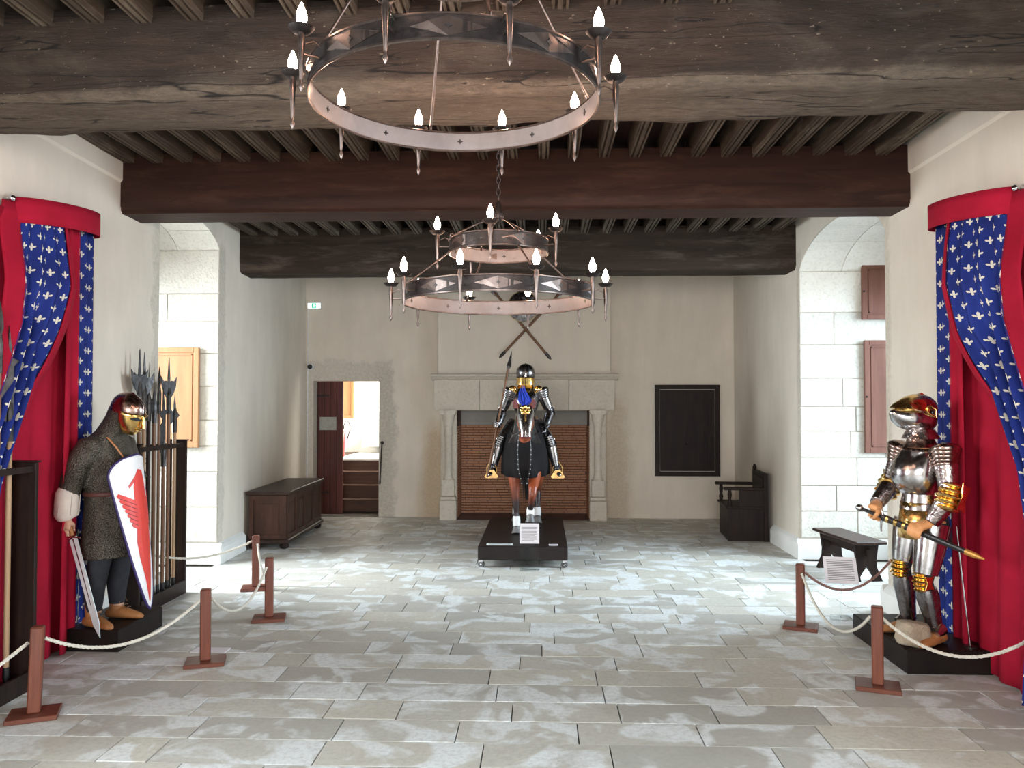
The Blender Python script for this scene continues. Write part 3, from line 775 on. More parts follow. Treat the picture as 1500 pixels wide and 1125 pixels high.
be = thing('bench', 'low dark oak bench with cut-out trestle legs in the right window alcove', 'bench', (3.22, 8.42, 0), math.radians(8))
obj('seat', bx(-.16, .16, -.46, .46, .385, .415, .006), M_darkx, be)
legp = [(-.17, 0), (-.06, 0), (-.07, .05), (-.04, .10), (-.015, .13), (0, .17), (.015, .13), (.04, .10), (.07, .05), (.06, 0), (.17, 0), (.15, .05), (.11, .14), (.105, .22), (.13, .385), (-.13, .385), (-.105, .22), (-.11, .14), (-.15, .05)]
for s in (-1, 1): obj('leg', one(lambda bm: prism(bm, legp, lambda u, v, d: Vector((u, s*.34+d, v)), -.018, .018)), M_dark, be)
obj('stretcher', bx(-.02, .02, -.40, .40, .26, .33), M_dark, be)
for s in (-1, 1): obj('apron', bx(s*.115-.01, s*.115+.01, -.322, .322, .33, .385), M_dark, be)

# ------------------------------------------------------------------ rope barriers
posts = {}
def rope_post(x, y, label, lean=0, rz=0):
    t = thing('rope_post', label, 'post', (x, y, 0), rz, 'low wooden rope posts')
    t.rotation_euler = (0, 0, rz)
    obj('base', bx(-.13, .13, -.10, .10, 0, .028, .003), M_postb, t)
    p = obj('upright', bx(-.034, .034, -.034, .034, .028, .515, .008), M_post, t)
    p.rotation_euler = (0, lean, 0)
    posts[label] = (x, y)
    return t
pA, pB, pC, pD, pE, pF = (-2.91, 4.44), (-2.32, 5.38), (-2.76, 7.53), (-2.26, 6.48), (2.07, 6.40), (2.12, 5.08)
rope_post(*pA, 'brown wooden rope post nearest the lower left corner of the floor', .03, math.radians(24))
rope_post(*pB, 'brown rope post in front of the mail-clad figure beside white floor card', 0, math.radians(18))
rope_post(*pC, 'farthest left brown rope post, near the oak chest', 0, math.radians(15))
rope_post(*pD, 'brown rope post on the left just in front of the farthest one', 0, math.radians(14))
rope_post(*pE, 'rear brown rope post on the right beside the slanted caption', 0, math.radians(-22))
rope_post(*pF, 'front brown rope post on the right before the plate armour plinth', 0, math.radians(-20))
def rope(label, a, b, sag, m=M_rope, za=.44, zb=.44, side=(0, 0)):
    a = Vector((*a, za)); b = Vector((*b, zb)); pts = []
    N = 44
    for i in range(N+1):
        t = i/N; p = a.lerp(b, t); p.z -= sag*4*t*(1-t); p.x += side[0]*math.sin(PI*t); p.y += side[1]*math.sin(PI*t); pts.append(p)
    bm = B()
    for k in range(3):
        L = []; acc = 0
        for i in range(len(pts)):
            if i: acc += (pts[i]-pts[i-1]).length
            tn = (pts[min(i+1, N)]-pts[max(i-1, 0)]).normalized()
            u = Vector((0, 0, 1)); u = (u-tn*u.dot(tn)).normalized(); v = tn.cross(u); an = acc*70+k*2*PI/3
            L.append(pts[i]+(u*math.cos(an)+v*math.sin(an))*.0055)
        # finer path
        tube(bm, L, .0068, 6)
    o = obj('barrier_rope', bm, m, None, True); return tag(o, label, 'rope')
rope('white cotton rope leaving the nearest left post towards the left edge', (pA[0]-.04, pA[1]), (-3.15, 3.60), .02, za=.42, zb=.15)
rope('white cotton rope slung between the two nearest left posts', (pA[0]+.04, pA[1]+.03), (pB[0]-.03, pB[1]-.03), .16)
rope('short white rope hanging from the post by the floor card to the next', (pB[0]+.03, pB[1]+.03), (pD[0]-.01, pD[1]-.04), .20)
rope('white rope joining the two farthest left posts', (pD[0]-.02, pD[1]+.04), (pC[0]+.03, pC[1]-.04), .15)
rope('grey rope from the farthest left post to the alcove wall', (pC[0]-.04, pC[1]), (-3.56, 7.05), .09, za=.46, zb=.42)
rope('white rope slung between the two right-hand posts', (pE[0], pE[1]-.04), (pF[0]-.03, pF[1]+.03), .24)
rope('white rope in front of the plate armour plinth running right', (pF[0]+.03, pF[1]), (2.98, 4.85), .19, zb=.42)
rope('reddish rope from the rear right post to the right wall', (pE[0]+.04, pE[1]+.0), (2.94, 6.75), .19, M_roper, za=.44, zb=.48)

# cards
def lines(bm, x0, x1, z0, z1, n, fn, t=.0006):
    for i in range(n):
        z = lerp(z1, z0, (i+.5)/n); e = x1-(x1-x0)*R.uniform(0, .25 if i % 4 == 3 else .04); h = (z1-z0)/n*.22
        prism(bm, [(x0, z-h), (e, z-h), (e, z+h), (x0, z+h)], fn, 0, t)
fc = thing('floor_card', 'small white card lying on the floor behind a left rope post', 'card', (-2.40, 5.66, 0), 0)
obj('sheet', bx(-.125, .125, -.06, .06, .002, .006), M_card, fc)
cs = thing('caption_stand', 'slanted printed caption on a clear stand behind the right ropes', 'caption', (2.50, 6.70, 0), math.radians(-12))
rot = Matrix.Rotation(math.radians(48), 3, 'X')
obj('card', one(box, (0, 0, .40), (.26, .25, .006), rot), M_card, cs)
bm = B(); lines(bm, -.105, .105, -.10, .10, 12, lambda u, v, d: rot @ Vector((u, v, .003+d))+Vector((0, 0, .40))); obj('printed_lines', bm, M_ink, cs)
obj('stem', one(tube, [(0, .0, .01), (0, 0, .39)], .006, 8), M_acryl, cs, True); obj('base', bx(-.08, .08, -.08, .08, 0, .01), M_acryl, cs)

# ------------------------------------------------------------------ chandeliers
def chandelier(label, loc, sep, chain, phase, up_phase, strut_phase):
    t = thing('chandelier', label, 'chandelier', loc)
    def ring(name, Rr, z, h, ndia, ph):
        bm = B(); n = 72; pr = [(Rr, z), (Rr+.004, z), (Rr+.004, z+h), (Rr, z+h)]
        rs = []
        for k in range(n):
            a = 2*PI*k/n; rs.append([bm.verts.new((r*math.cos(a), r*math.sin(a), zz)) for r, zz in pr])
        for k in range(n):
            A, D_ = rs[k], rs[(k+1) % n]
            for q in range(4):
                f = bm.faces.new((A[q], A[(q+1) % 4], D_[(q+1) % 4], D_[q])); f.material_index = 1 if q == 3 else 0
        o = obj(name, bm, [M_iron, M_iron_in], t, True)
        for zz in (z, z+h):
            bm = B(); path = [Vector(((Rr+.003)*math.cos(2*PI*k/48), (Rr+.003)*math.sin(2*PI*k/48), zz)) for k in range(49)]
            tube(bm, path, .006, 6, cap=False, up=(0, 0, 1)); obj('rim', bm, M_strut, o, True)
        for k in range(ndia):
            a0 = 2*PI*k/ndia+ph
            f = lambda u, v, d: Vector(((Rr+.004+d)*math.cos(a0+u/Rr), (Rr+.004+d)*math.sin(a0+u/Rr), z+h/2+v))
            L = 2*PI*Rr/ndia*.36; bm = B()
            for sg in (1, -1): prism(bm, [(sg*L, 0), (sg*L*.5, h*.2), (0, h*.40), (0, -h*.40), (sg*L*.5, -h*.2)], f, 0, .003)
            p = obj('diamond_plate', bm, M_strut, o)
            bm = B(); c = h*.17
            for s_ in (1, -1):   # cross-shaped boss outside and inside
                fi = f if s_ == 1 else (lambda u, v, d: Vector(((Rr-.001-d)*math.cos(a0+u/Rr), (Rr-.001-d)*math.sin(a0+u/Rr), z+h/2+v)))
                prism(bm, [(c, 0), (c*.3, c*.3), (0, c), (-c*.3, c*.3), (-c, 0), (-c*.3, -c*.3), (0, -c), (c*.3, -c*.3)], fi, .003 if s_ == 1 else 0, .006 if s_ == 1 else .002)
            obj('cross_boss', bm, M_pole_iron, o)
        return o
    RL, RU, H = .57, .294, .085
    ring('lower_ring', RL, 0, H, 10, phase+PI/10); ring('upper_ring', RU, sep, H*.95, 5, up_phase+PI/5)
    def candle(Rr, z, a):
        d = Vector((math.cos(a), math.sin(a), 0)); c = d*(Rr+.075)
        bm = B(); lathe(bm, [(.001, -.105), (.010, -.085), (.004, -.068), (.006, -.06), (.013, .06), (.013, .085), (.009, .105), (.011, .118)], c+Vector((0, 0, z)), n=8)
        tube(bm, [d*Rr+Vector((0, 0, z+.03)), c+Vector((0, 0, z+.03))], .005, 6)
        tube(bm, [d*Rr+Vector((0, 0, z+.07)), d*(Rr+.03)+Vector((0, 0, z+.085)), c+Vector((0, 0, z+.06))], .0035, 6)
        arm = obj('candle_bracket', bm, M_strut, t, True)
        obj('drip_pan', one(lathe, [(.008, .112), (.03, .110), (.044, .122), (.046, .122), (.03, .104), (.008, .104)], c+Vector((0, 0, z)), n=16), M_iron, arm, True)
        obj('bulb', one(lathe, [(.008, .120), (.012, .130), (.019, .150), (.019, .165), (.013, .185), (.005, .205), (.001, .212)], c+Vector((0, 0, z)), n=12), M_bulb, arm, True)
    for k in range(10): candle(RL, 0, phase+2*PI*k/10)
    for k in range(5): candle(RU, sep, up_phase+2*PI*k/5)
    for k in range(4):
        a = strut_phase+k*PI/2; d = Vector((math.cos(a), math.sin(a), 0))
        obj('strut', one(tube, [d*RL+Vector((0, 0, H)), d*(RU+.005)+Vector((0, 0, sep))], .006, 8), M_strut, t, True)
        bm = B()
        for q in range(2):
            pth = []
            c0 = d*(RL-.005)+Vector((0, 0, H+.01)) if q == 0 else d*(RU)+Vector((0, 0, sep+H))
            for i in range(9): pth.append(c0+Vector((d.x*.014*math.cos(i*PI/4), d.y*.014*math.cos(i*PI/4), .014*math.sin(i*PI/4))))
            tube(bm, pth, .003, 6); obj('hook_ring', bm, M_strut, t, True); bm = B()
        bm.free()
        zt = sep+H+.14
        obj('stay', one(tube, [d*RU+Vector((0, 0, sep+H)), d*.13+Vector((0, 0, sep+H+.09)), Vector((0, 0, zt))], .0055, 8), M_strut, t, True)
    obj('hub', one(lathe, [(.004, -.04), (.028, -.02), (.036, .01), (.022, .04), (.012, .09), (.006, .1)], (0, 0, sep+H+.14)), M_iron, t, True)
    if chain > 0:
        z = sep+H+.24; i = 0
        while z < sep+H+.24+chain:
            pth = [Vector((.012*math.cos(q*PI/4) if i % 2 else 0, 0 if i % 2 else .012*math.cos(q*PI/4), z+.024*math.sin(q*PI/4)+.02)) for q in range(9)]
            obj('chain_link', one(tube, pth, .004, 6), M_iron, t, True); z += .036; i += 1
    return t
# angles: far direction is +Y
ca = chandelier('large black iron ring chandelier with lit candle bulbs nearest the camera', (-.343, 3.1, 2.99), .575, .05, PI/2-math.radians(14), PI/2-.3, PI/2+math.radians(18))
cb2 = chandelier('second two-tier iron chandelier hanging above the mounted knight', (-.257, 4.7, 2.395), .30, .80, PI/2-math.radians(-3)-math.radians(18), PI/2-math.radians(112), PI/2+math.radians(25))

# ------------------------------------------------------------------ curtains
def curtain(side, edge, label):
    t = thing('canopy_curtain', label, 'curtain', (wx(side, 5.45), 5.45, 0), 0)
    Lc = lambda y, b, z: Vector((wx(side, y)-side*b-wx(side, 5.45), y-5.45, z))
    Y0, Y1, BU = 4.98, 5.97, .21
    def bul(y): 
        k = (y-Y0)/(Y1-Y0); return BU*math.sqrt(max(.0, 1-(2*k-1)**2)) if 0 < k < 1 else 0
    ztop = lambda y: 3.15+.10*(y-Y0)/(Y1-Y0)
    bm = B(); grid(bm, 40, 3, lambda u, v: (lambda y: Lc(y, bul(y)+.02, ztop(y)-.17*v))(Y0+(Y1-Y0)*(.5-.5*math.cos(PI*u))))
    solid(obj('valance', bm, M_red, t, True), .008)
    # flat back panel with soft folds
    bm = B(); grid(bm, 60, 24, lambda u, v: (lambda y, z: Lc(y, .04+.02*math.sin(y*27+z*.6)*(.3+.7*v), z))(4.55+(5.97-4.55)*u, 3.05*(1-v)+.012))
    solid(obj('back_panel', bm, M_red, t, True), .004)
    # narrow straight drape at the far end
    def far(u, v):
        z = 3.1*(1-v)+.015; y = lerp(5.66, 5.96+.02*v, u); b = .095-.035*u+.014*math.sin(u*17+1)
        return Lc(y, b, z)
    bm = B(); grid(bm, 26, 40, far, lambda u, v: (u*.34, -3.1*v)); solid(obj('far_drape', bm, M_fleur, t, True), .004)
    def farl(u, v):
        z = 3.1*(1-v)+.015; y = lerp(5.50-.04*v, 5.665, u); return Lc(y, .105+.022*math.sin(u*6+.5), z)
    bm = B(); grid(bm, 12, 30, farl); solid(obj('far_lining', bm, M_red, t, True), .004)
    # main drape swept towards the near side
    nearY = [(3.2, 5.06), (2.3, 4.86), (1.5, 4.48), (1.0, 4.45), (0, 4.50)]
    def dr(u, v):
        z = 3.1*(1-v)+.012; y = lerp(table(nearY, z), table(edge, z), u)
        w_ = table(edge, z)-table(nearY, z)
        f = .020*(math.sin(u*24+.4*math.sin(v*5))+.5*math.sin(u*43+2))
        b = lerp(-.035, .075, min(1, v*6))+(bul(max(Y0+.02, min(y, Y1-.02))))*(1-.5*v)+.05*math.sin(PI*min(1, v*1.3))+f*(.45+1.5*min(1, v*2))
        return Lc(y, b, z)
    bm = B(); grid(bm, 60, 70, dr, lambda u, v: (u*.62, -3.1*v)); solid(obj('near_drape', bm, M_fleur, t, True), .004)
    def bd(u, v):
        p = dr(1, v); z = 3.1*(1-v); wd = (.075+.05*math.sin(PI*min(1, v*1.6)))
        return p+Vector((-side*(.012-.04*u*u), wd*u-.01, 0))
    bm = B(); grid(bm, 8, 60, bd); solid(obj('red_border', bm, M_red, t, True), .008)
    def nb(u, v):
        p = dr(0, v); return p+Vector((side*(.03*(1-u)), -(1-u)*.16+.01, 0))
    bm = B(); grid(bm, 6, 40, nb); solid(obj('near_border', bm, M_red, t, True), .008)
    bm = B(); tube(bm, [Lc(Y0-.03, .01, 3.13), Lc(Y0-.03, .05, 3.13)], .012, 10); ball(bm, Lc(Y0-.03, .06, 3.13), .024)
    obj('rod_finial', bm, M_chrome, t, True)
curtain(-1, [(3.2, 5.36), (2.6, 5.27), (2.3, 5.17), (1.93, 5.01), (1.57, 4.83), (1.3, 4.70), (1.0, 4.66), (0, 4.72)], 'red and blue fleur-patterned canopy curtain on the left wall')
curtain(1, [(3.2, 5.52), (2.9, 5.45), (2.26, 5.24), (1.84, 5.0), (1.41, 4.76), (1.1, 4.72), (.3, 4.80), (0, 4.84)], 'red and blue fleur-patterned canopy curtain on the right wall')

# ------------------------------------------------------------------ pole arm racks
def rack(label, loc, L, H, pole_y=None):
    t = thing('weapon_rack', label, 'rack', loc, 0)
    for y in (0, L):
        obj('end_board', bx(-.09, .09, y-.015, y+.015, 0, H, .004), M_dark, t)
    for y in (0, L): obj('end_cap', bx(-.10, .10, y-.022, y+.022, H, H+.012), M_dark, t)
    obj('top_rail', bx(.055, .075, .016, L-.016, H-.06, H-.02), M_dark, t)
    obj('back_rail', bx(-.075, -.055, .016, L-.016, H-.06, H-.02), M_dark, t)
    obj('floor_tray', bx(-.09, .09, .016, L-.016, 0, .05), M_dark, t)
    obj('tray_lip', bx(.08, .1, .016, L-.016, .0, .12), M_dark, t)
    return t
rack('dark wooden rack holding a row of halberds beside the left alcove', (-3.47, 6.52, 0), .86, 1.44)
rack('dark wooden weapon rack cut off by the left edge of the picture', (-3.30, 3.98, 0), .92, 1.42)
CRES = [(0, 0), (.02, .10), (.03, .06), (.06, .05), (.09, .09), (.075, -.02), (.045, -.09), (.015, -.13), (-.015, -.13), (-.045, -.09), (-.075, -.02), (-.09, .09), (-.06, .05), (-.03, .06), (-.02, .10)]
def polearm(label, x, y, top, kind, m=None, rz=0):
    t = thing('halberd' if kind in ('crescent', 'poleaxe', 'glaive') else 'spear', label, 'pole weapon', (x, y, .052), rz)
    m = m or M_staff; hl = {'crescent': .42, 'spear': .34, 'spike': .42, 'poleaxe': .26, 'glaive': .62}[kind]
    top -= .052
    rr = .017 if kind != 'spear' else .013
    obj('staff', one(tube, [(0, 0, .06), (0, 0, top-hl+.08)], rr, 8), m, t, True)
    obj('butt_ferrule', one(lathe, [(.004, 0), (rr+.003, .05), (rr+.003, .12)], (0, 0, 0), n=8), M_pole_iron, t, True)
    fn = lambda u, v, d: Vector((d, -u, v))
    bm = B(); z0 = top-hl
    lathe(bm, [(rr+.004, z0-.1), (rr+.006, z0+.08), (.012, z0+.14)], (0, 0, 0), n=8)
    if kind == 'crescent':
        prism(bm, [(u, v+z0+.17) for u, v in ((.0, .0), (.03, .035), (.062, .03), (.092, .075), (.082, -.02), (.055, -.085), (.02, -.13), (-.02, -.13), (-.055, -.085), (-.082, -.02), (-.092, .075), (-.062, .03), (-.03, .035))], fn, -.004, .004)
        prism(bm, [(.016, z0+.15), (.012, z0+.25), (0, top), (-.012, z0+.25), (-.016, z0+.15)], fn, -.005, .005)
    elif kind in ('spear', 'spike'):
        w = .024 if kind == 'spear' else .013
        lathe(bm, [(.009, z0+.12), (w, z0+.18), (w*.8, z0+.24), (.001, top)], (0, 0, 0), n=8, flat=.35)
    elif kind == 'poleaxe':
        prism(bm, [(0, z0+.02), (.05, z0-.02), (.06, z0+.05), (.052, z0+.12), (0, z0+.08), (-.035, z0+.09), (-.055, z0+.06), (-.035, z0+.04)], fn, -.005, .005)
        lathe(bm, [(.01, z0+.1), (.014, z0+.14), (.001, top)], (0, 0, 0), n=6)
    else:
        prism(bm, [(-.01, z0-.05), (.02, z0+.0), (.055, z0+.08), (.058, z0+.25), (.02, z0+.30), (.015, z0+.33), (.045, z0+.36), (.06, z0+.33), (.062, z0+.40), (.015, z0+.41), (.012, top), (-.012, z0+.42), (-.05, z0+.40), (-.02, z0+.37), (-.02, z0+.1)], fn, -.005, .005)
    obj('head', bm, M_pole_iron, t)
    if kind == 'spike':
        bm = B()
        for k in range(26):
            a = k*.9; ball(bm, ((rr+.002)*math.cos(a), (rr+.002)*math.sin(a), .5+k*.04), .005, u=6, v=4)
        obj('studs', bm, M_pole_iron, t)
    return t
P1 = [(6.60, 2.26, 'crescent', 'first crescent halberd from the left in the rack behind the shield', M_staff, .16), (6.68, 2.24, 'crescent', 'crescent halberd overlapping the leftmost one in the left rack', M_staffp, -.1),
      (6.76, 2.16, 'spike', 'studded dark spike pole third in the left rack', M_dark, 0), (6.86, 1.98, 'poleaxe', 'short-headed poleaxe in the middle of the left rack', M_staff, .3),
      (6.95, 2.14, 'spear', 'thin spear standing upright in the middle of the left rack', M_staff, 0), (7.04, 1.94, 'glaive', 'narrow glaive half hidden between spear and crescent halberd', M_staff, .2),
      (7.13, 2.22, 'crescent', 'crescent halberd at the far end of the left rack with tall spike', M_staff, .1), (7.25, 1.88, 'poleaxe', 'small bright poleaxe nearest the pale shutter, last in the rack', M_staffp, .1)]
for y, top, kd, lb, m, rz in P1: polearm(lb, -3.44, y, top, kd, m, rz-.45)
polearm('olive-bladed glaive on a pale staff at the left picture edge', -3.30, 4.76, 2.28, 'glaive', M_staffp, -.5)
polearm('dark spear cut by the left picture edge beside the glaive', -3.30, 4.66, 2.42, 'spear', M_staff)

# crossed spears and round shield over the mantel
def crossed(label, a, b, y, m):
    t = thing('crossed_pike', label, 'pike', (0, y, 0))
    a = Vector((a[0], 0, a[1])); b = Vector((b[0], 0, b[1])); d = (b-a).normalized()
    obj('shaft', one(tube, [a+d*.12, b], .02, 8), M_staff, t, True)
    obj('ferrule', one(lathe, [(.004, 0), (.024, .04), (.025, .13)], a, d, 8), M_pole_iron, t, True)
    f = lambda u, v, q: b+d*v+Vector((0, 0, 1)).cross(Vector((0, 1, 0))).normalized()*0+Vector((-d.z, 0, d.x))*u+Vector((0, q, 0))
    obj('head', one(lambda bm: prism(bm, [(-.02, -.1), (-.05, .02), (-.015, .1), (0, .28), (.015, .1), (.05, .02), (.02, -.1)], f, -.008, .008)), M_steeld, t)
crossed('brown pike crossing over the mantel with its foot at lower left', (-.65, 2.49), (.30, 3.50), FY-.03, M_staff)
crossed('brown pike crossing over the mantel with its foot at lower right', (.15, 2.46), (-.72, 3.50), FY-.09, M_staff)
rs_ = thing('round_shield', 'small round steel shield hung over the crossed pikes behind the chandelier', 'shield', (-.28, FY-.12, 3.27))
obj('disc', one(lathe, [(.23, 0), (.235, .015), (.22, .02), (.15, .045), (.06, .06), (.05, .08), (.02, .095), (.001, .1)], (0, 0, 0), (0, -1, 0), 28), M_steeld, rs_, True)
obj('rim', one(lambda bm: tube(bm, [Vector((.23*math.cos(k*PI/16), -.01, .23*math.sin(k*PI/16))) for k in range(33)], .008, 6, cap=False, up=(0, 1, 0))), M_gold, rs_, True)

# ------------------------------------------------------------------ figures
def grip_hand(bm, wrist, grip, gdir, out, r=.020, s=1.0):
    """hand closed round a rod through grip along gdir; out = direction from rod towards the back of the hand"""
    wrist = Vector(wrist); g = Vector(grip); d = Vector(gdir).normalized(); o_ = Vector(out); o_ = (o_-d*o_.dot(d)).normalized(); c = d.cross(o_)
    palm = g+o_*(r+.016*s)
    arm = (palm-wrist).normalized()
    tube(bm, [wrist, wrist.lerp(palm, .5), palm+arm*.004], [(.024*s, .030*s), (.022*s, .036*s), (.018*s, .042*s)], 10, up=o_)
    ball(bm, palm, .04*s, (1, 1, 1), None, 10, 8) if False else None
    for k in range(4):
        b0 = g+d*(k-1.5)*.021*s
        L = [0.9, 1.0, .96, .8][k]; pts = []
        for i in range(7):
            an = -.35+i*.62*L; rr_ = r+.011*s
            pts.append(b0+o_*math.cos(an)*rr_*1.1+c*math.sin(an)*rr_*1.1)
        tube(bm, pts, [.0115*s, .0115*s, .0105*s, .010*s, .0095*s, .009*s, .006*s], 8)
    th = [palm-c*.018*s-d*.03*s, g-c*(r+.014*s)-d*.035*s+o_*.006, g-c*(r+.013*s)*.7-o_*(r+.008)*.7-d*.022*s, g-o_*(r+.012*s)-d*.004*s+c*.004]
    tube(bm, th, [.014*s, .0135*s, .0115*s, .008*s], 8)

def boot(bm, ank, toe_dir, L=.27, w=.045, hgt=.14):
    """ank = point on the ground under the ankle"""
    a = Vector(ank); d = Vector(toe_dir).normalized()
    pts = [a-d*.07+Vector((0, 0, .035)), a-d*.02+Vector((0, 0, .045)), a+d*.06+Vector((0, 0, .045)), a+d*.12+Vector((0, 0, .034)), a+d*(L-.10)+Vector((0, 0, .024)), a+d*(L-.07)+Vector((0, 0, .018))]
    tube(bm, pts, [(.034, w*.75), (.044, w*.95), (.044, w), (.033, w*1.0), (.023, w*.7), (.012, w*.3)], 14, up=(0, 0, 1))
    tube(bm, [a+Vector((0, 0, .04)), a+Vector((0, 0, .09)), a+Vector((0, 0, hgt))], [.046, .047, .053], 14)

# ---- mail-clad warrior, left
mw = thing('mannequin', 'mannequin in dark ring mail with gilt face mask on the left plinth', 'mannequin', (-3.225, 5.78, .16), math.radians(80))
hand = Vector((-.275, .10, .735)); sw_dir = Vector((-.02, -.26, -.72)).normalized()
bm = B()
loft(bm, [(0, .0, .80, .14, .11), (0, .02, .95, .14, .11), (0, .03, 1.1, .155, .12), (0, .03, 1.25, .18, .12), (0, .02, 1.35, .14, .09), (0, -.03, 1.42, .06, .06), (0, -.10, 1.50, .06, .07)], 18)
ball(bm, (0, -.14, 1.55), .10, (.8, .98, 1.2))
for s in (-1, 1):
    tube(bm, [(s*.09, .0, .85), (s*.11, -.01, .5), (s*.12, .02, .1)], [.085, .06, .042], 12)
tube(bm, [(-.16, .03, 1.33), (-.235, .11, 1.08), (-.27, .13, .83)], [.06, .046, .032], 12)
tube(bm, [(.16, .03, 1.33), (.25, .02, 1.08), (.12, -.16, 1.08)], [.06, .046, .034], 12)
grip_hand(bm, (-.27, .13, .84), hand, sw_dir, (-1, .3, 0), .016, 1.15)
grip_hand(bm, (.12, -.15, 1.08), (.06, -.185, 1.08), (0, 0, 1), (0, 1, 0), .016, 1.0)
o = obj('body', bm, M_skin, mw, 'all'); remesh(o, .0075, 3)
bm = B()
fol = lambda a, z: (.035*math.sin(a*7+z*3) if z < .8 else 0)
loft(bm, [(0, .01, .50, .215, .185), (0, .01, .52, .215, .185), (0, .01, .72, .195, .165), (0, .02, .93, .175, .15), (0, .03, 1.1, .195, .16), (0, .035, 1.22, .215, .16), (0, .035, 1.32, .215, .14), (0, .03, 1.38, .17, .12), (0, -.01, 1.43, .115, .115), (0, -.05, 1.49, .10, .115), (0, -.09, 1.55, .095, .115), (0, -.10, 1.62, .08, .10)], 28, fold=fol)
for s in (-1, 1): ball(bm, (s*.17, .03, 1.31), .095, (1, 1, .9))
tube(bm, [(-.16, .03, 1.34), (-.225, .07, 1.22), (-.25, .115, 1.08), (-.275, .13, .95)], [.09, .088, .08, .072], 14)
tube(bm, [(.16, .03, 1.34), (.24, .04, 1.2), (.26, .01, 1.08), (.18, -.10, 1.08)], [.09, .085, .075, .062], 14)
o = obj('mail_hauberk', bm, M_mail, mw, 'all'); remesh(o, .012, 3)
bm = B(); tube(bm, [(-.272, .128, 1.0), (-.278, .13, .99), (-.28, .132, .91), (-.282, .132, .83), (-.278, .132, .82)], [.07, .078, .08, .078, .065], 18)
obj('quilted_cuff', bm, M_quilt, mw, True)
bm = B()
for k in range(6):
    a = k*PI/3; tube(bm, [(-.272+.08*math.cos(a), .13+.08*math.sin(a), .98), (-.282+.08*math.cos(a), .132+.08*math.sin(a), .84)], .003, 6)
obj('cuff_stitching', bm, simple('stitching', (.5, .42, .36)), mw)
bm = B()
for s in (-1, 1): tube(bm, [(s*.09, .0, .70), (s*.11, -.01, .50), (s*.118, .0, .42), (s*.12, .03, .28), (s*.12, .03, .12)], [.10, .082, .075, .075, .055], 16)
obj('dark_hose', bm, M_hose, mw, True)
for s, tv in ((-1, (-.25, -1, 0)), (1, (.1, -1, 0))):
    bm = B(); boot(bm, (s*.125, .04, 0), tv, .29, .05, .17); o = obj('boot', bm, M_leather, mw, 'all'); remesh(o, .008, 3)
    bm = B(); d = Vector(tv).normalized(); c = d.cross(Vector((0, 0, 1)))
    for k in range(3):
        p = Vector((s*.125, .04, .118-.018*k))+d*(.05+.025*k)
        tube(bm, [p-c*.03, p+Vector((0, 0, .012))+d*.004, p+c*.03], .0035, 6)
    p = Vector((s*.125, .04, .13))+d*.055
    for q in (-1, 1): tube(bm, [p, p+c*q*.03+Vector((0, 0, .02)), p+c*q*.05+Vector((0, 0, -.01))], .003, 6)
    obj('lace', bm, M_lace, o)
# helmet: rounded iron skull with brow band and gilt mask
hc = Vector((0, -.14, 1.585))
tl = Matrix.Rotation(math.radians(18), 4, 'X')
def hm(bm):
    for v in bm.verts: v.co = Matrix.Translation(hc) @ tl @ v.co
    return bm
bm = B(); loft(bm, [(0, 0, -.02, .108, .128), (0, 0, .0, .112, .132), (0, 0, .03, .110, .130), (0, .005, .07, .096, .114), (0, .01, .10, .072, .088), (0, .012, .122, .04, .05), (0, .012, .132, .012, .015)], 26)
o = obj('helmet', hm(bm), M_bronze, mw, True)
bm = B(); tube(bm, [(0, -.132, .01), (0, -.118, .07), (0, -.075, .107), (0, 0, .135), (0, .09, .10), (0, .13, .02)], .006, 8); obj('helmet_crest', hm(bm), M_steeld, o, True)
bm = B(); loft(bm, [(0, -.035, -.165, .028, .055), (0, -.03, -.155, .05, .08), (0, -.02, -.12, .08, .108), (0, -.008, -.075, .10, .126), (0, 0, -.045, .109, .134), (0, 0, -.02, .114, .137), (0, 0, .005, .116, .137)], 24, arc=(PI+.15, 2*PI-.15), cap=False)
m_ = solid(obj('face_mask', hm(bm), M_gold, mw, True), .006)
bm = B()
for s in (-1, 1):
    tube(bm, [(s*.012, -.142, -.035), (s*.045, -.132, -.028), (s*.082, -.104, -.035)], [(.004, .004), (.013, .004), (.004, .004)], 8, up=(0, 0, 1))
obj('eye_slots', hm(bm), M_hose, mw)
bm = B(); tube(bm, [(0, -.142, -.01), (0, -.155, -.05), (0, -.165, -.085), (0, -.14, -.095)], [.008, .012, .017, .008], 10)
tube(bm, [(-.03, -.137, -.118), (0, -.146, -.115), (.03, -.137, -.118)], .006, 8)
for s in (-1, 1): tube(bm, [(s*.012, -.147, -.006), (s*.05, -.135, .004), (s*.09, -.105, -.008)], .006, 8)
obj('mask_features', hm(bm), M_gold, m_, True)
bm = B(); tube(bm, [(-.12, .02, 1.415), (-.11, -.06, 1.385), (-.09, -.12, 1.31), (-.05, -.145, 1.24)], [(.004, .011)]*4, 8, up=(0, -1, .6)); obj('shoulder_strap', bm, M_strap, mw, True)
bm = B(); tube(bm, [Vector((.182*math.cos(k*PI/12), .02+.158*math.sin(k*PI/12), .97)) for k in range(25)], [(.016, .006)]*25, 8, up=(0, 0, 1), cap=False); obj('belt', bm, simple('dark_red_leather', (.10, .03, .022)), mw, True)
